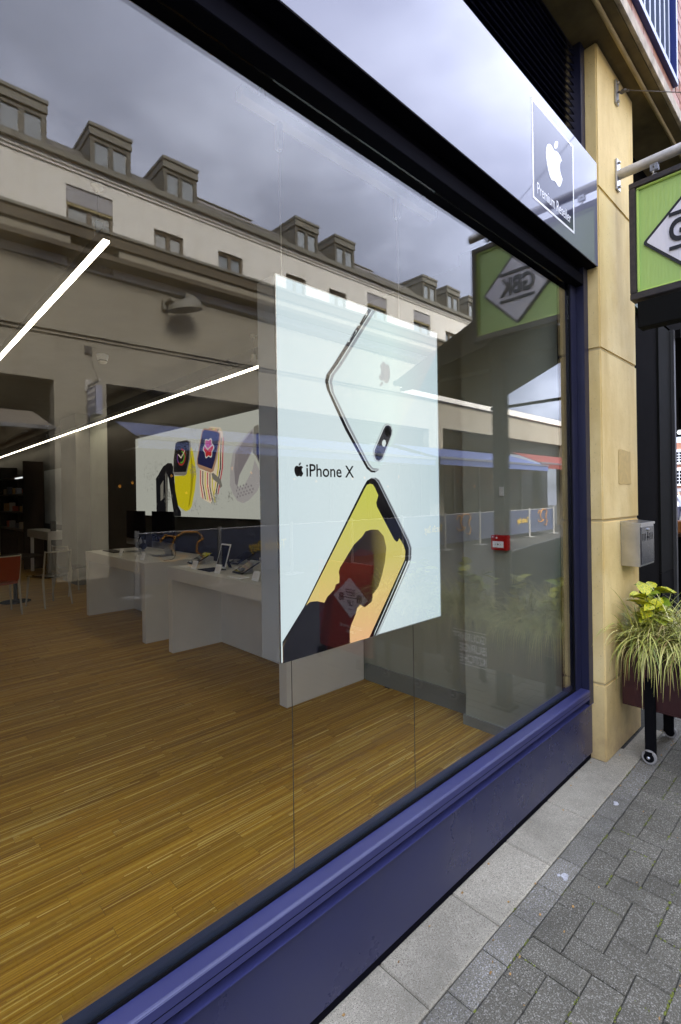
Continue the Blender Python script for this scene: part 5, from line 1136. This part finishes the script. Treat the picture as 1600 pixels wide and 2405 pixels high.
put('arm', B().tube([(3.40, WY_ + .001, 4.02), (3.40, WY_ + .72, 4.02)], .028, 10).box(3.33, 3.47, WY_ + .001, WY_ + .03, 3.9, 4.14), GALV, ws); put('box', B().box(3.34, 3.46, WY_ + .12, WY_ + .66, 3.34, 3.92), mat('pale_blue_sign', (.30, .31, .40), .5), ws, bev=.004)
put('wire', B().tube([(3.40, WY_ + .01, 4.75), (3.40, WY_ + .6, 4.04)], .006, 6).box(3.33, 3.47, WY_ + .001, WY_ + .04, 4.68, 4.84), CABLE, ws)
for k in range(3): put('print', B().box(3.3385, 3.3395, WY_ + .18, WY_ + .60, 3.80 - .14 * k, 3.86 - .14 * k), PRINTW, ws)
# awnings
def awning(x0, x1, zb, zf, yb, yf, val, m, label, skew=0.0):
    t = thing('awning', label, 'awning', ((x0 + x1) / 2, RY((yb + yf) / 2), zf), 'awnings across the street')
    a, c = RY(yb), RY(yf)
    put('cloth', B().hexa([(x0 + skew, a, zb), (x1, a, zb), (x1, c, zf), (x0, c, zf)], [(x0 + skew, a, zb + .012), (x1, a, zb + .012), (x1, c, zf + .012), (x0, c, zf + .012)]), m, t)
    put('front_bar', B().box(x0, x1, c + .001, c + .06, zf - .035, zf + .03), ALU, t)
    vb = B(); n = int((x1 - x0) / .25)
    for i in range(n):
        p, q = x0 + (x1 - x0) * i / n, x0 + (x1 - x0) * (i + 1) / n
        vb.hexa([(p, c + .03 + .008 * (i % 2), zf - .036 - val), (q, c + .03 + .008 * ((i + 1) % 2), zf - .036 - val), (q, c + .036, zf - .036), (p, c + .036, zf - .036)], [(p, c + .034 + .008 * (i % 2), zf - .036 - val), (q, c + .034 + .008 * ((i + 1) % 2), zf - .036 - val), (q, c + .040, zf - .036), (p, c + .040, zf - .036)])
    put('valance', vb, m, t)
    put('arm', B().box(x0 + .4, x0 + .44, a, c, zf - .10, zf - .07).box(x1 - .44, x1 - .40, a, c, zf - .10, zf - .07), ALU, t); return t
awning(3.62, 12.75, 3.30, 2.78, 9.85, 8.0, .17, AWN_BLUE, 'longest blue awning across the street, left of the two blue ones', .25)
awning(13.0, 20.7, 3.40, 2.83, 9.85, 8.0, .19, AWN_BLUE, 'shorter blue awning across the street, further along')
awning(21.3, 29, 3.55, 3.02, 9.85, 8.6, .2, AWN_RED, 'red awning at the far end across the street')
awning(-5.5, 2.35, 3.34, 2.86, 9.85, 8.3, .02, AWN_GREY, 'grey brown awning at the left end across the street')
# barriers with banners
PXS = [3.26, 4.84, 6.6, 8.5, 10.5, 12.61, 14.72, 16.7, 18.58, 20.95]
by = lambda x: RY(7.18 + .040 * (x - 3.26))
for i, x in enumerate(PXS):
    t = thing('barrier_post', 'steel barrier post, %s from the near end of the row across the street' % NTH[i], 'post', (x, by(x), 0), 'barrier posts across the street')
    put('post', B().tube([(x, by(x), .012), (x, by(x), 1.11)], .034, 12), GALV, t, smooth=True); put('foot', B().box(x - .22, x + .22, by(x) - .16, by(x) + .16, 0.001, .0115), GALV, t)
    if i + 1 < len(PXS):
        x2 = PXS[i + 1]; xa, xb = x + .05, x2 - .05
        lab = 'blue banner with yellow lettering strung between two barrier posts' if i in (1, 4, 7) else 'blue banner with an orange swirl between two barrier posts' if i in (0, 5, 8) else 'plain blue banner strung between two barrier posts'
        lab = [lab.replace('two barrier', n_ + ' and next barrier') for n_ in ('first', 'second', 'third', 'fourth', 'fifth', 'sixth', 'seventh', 'eighth', 'ninth', 'tenth', 'eleventh')][i]
        bn_ = thing('banner', lab, 'banner', ((xa + xb) / 2, by((xa + xb) / 2), .6), 'banners across the street')
        n = 14; vb = B()
        for k in range(n + 1):
            q = xa + (xb - xa) * k / n; w = .012 * math.sin(k * 2.1 + i); vb.v += [(q, by(q) + w, .17 + .01 * math.sin(k * 1.7)), (q, by(q) + w * .6, .62), (q, by(q), 1.045)]
        for k in range(n):
            for r in range(2): a = 3 * k + r; vb.f.append((a, a + 3, a + 4, a + 1))
        m0 = len(vb.v); vb.v += [(a, c - .004, d) for a, c, d in vb.v]; vb.f += [tuple(m0 + j for j in reversed(f)) for f in vb.f]
        put('cloth', vb, BANNER, bn_, smooth=True); put('top_rail', B().tube([(xa - .05, by(xa), 1.055), (xb + .05, by(xb), 1.055)], .012, 8), GALV, bn_, smooth=True)
        if i in (1, 4, 7):
            ang = math.atan(.04); nx = Vector((math.sin(-ang) * -1, 1, 0)).normalized()
            text('lettering', 'Turtle Bay', (Vector((xb - .12, by(xb) + .035, .50)), -X + Y * .04, Z, Y), .95, .27, .002, YELLOWP, bn_, bold=.02)
        if i in (0, 5, 8):
            e = B(); xm = (xa + xb) / 2
            for (pts) in ([(-.42, .25), (-.30, .36), (-.05, .38), (.12, .30), (.20, .12), (.10, -.02), (-.10, -.05)], [(-.42, .25), (-.30, .18), (-.28, .02), (-.40, -.10), (-.30, -.28), (-.12, -.22)], [(-.10, -.05), (.15, -.12), (.36, -.10), (.42, -.02)], [(.12, .30), (.30, .34), (.40, .22)]):
                e.tube([(xm - p, by(xm) + .032, .66 + q) for p, q in pts], .016, 6)
            put('swirl', e, ORANGEP, bn_, smooth=True)
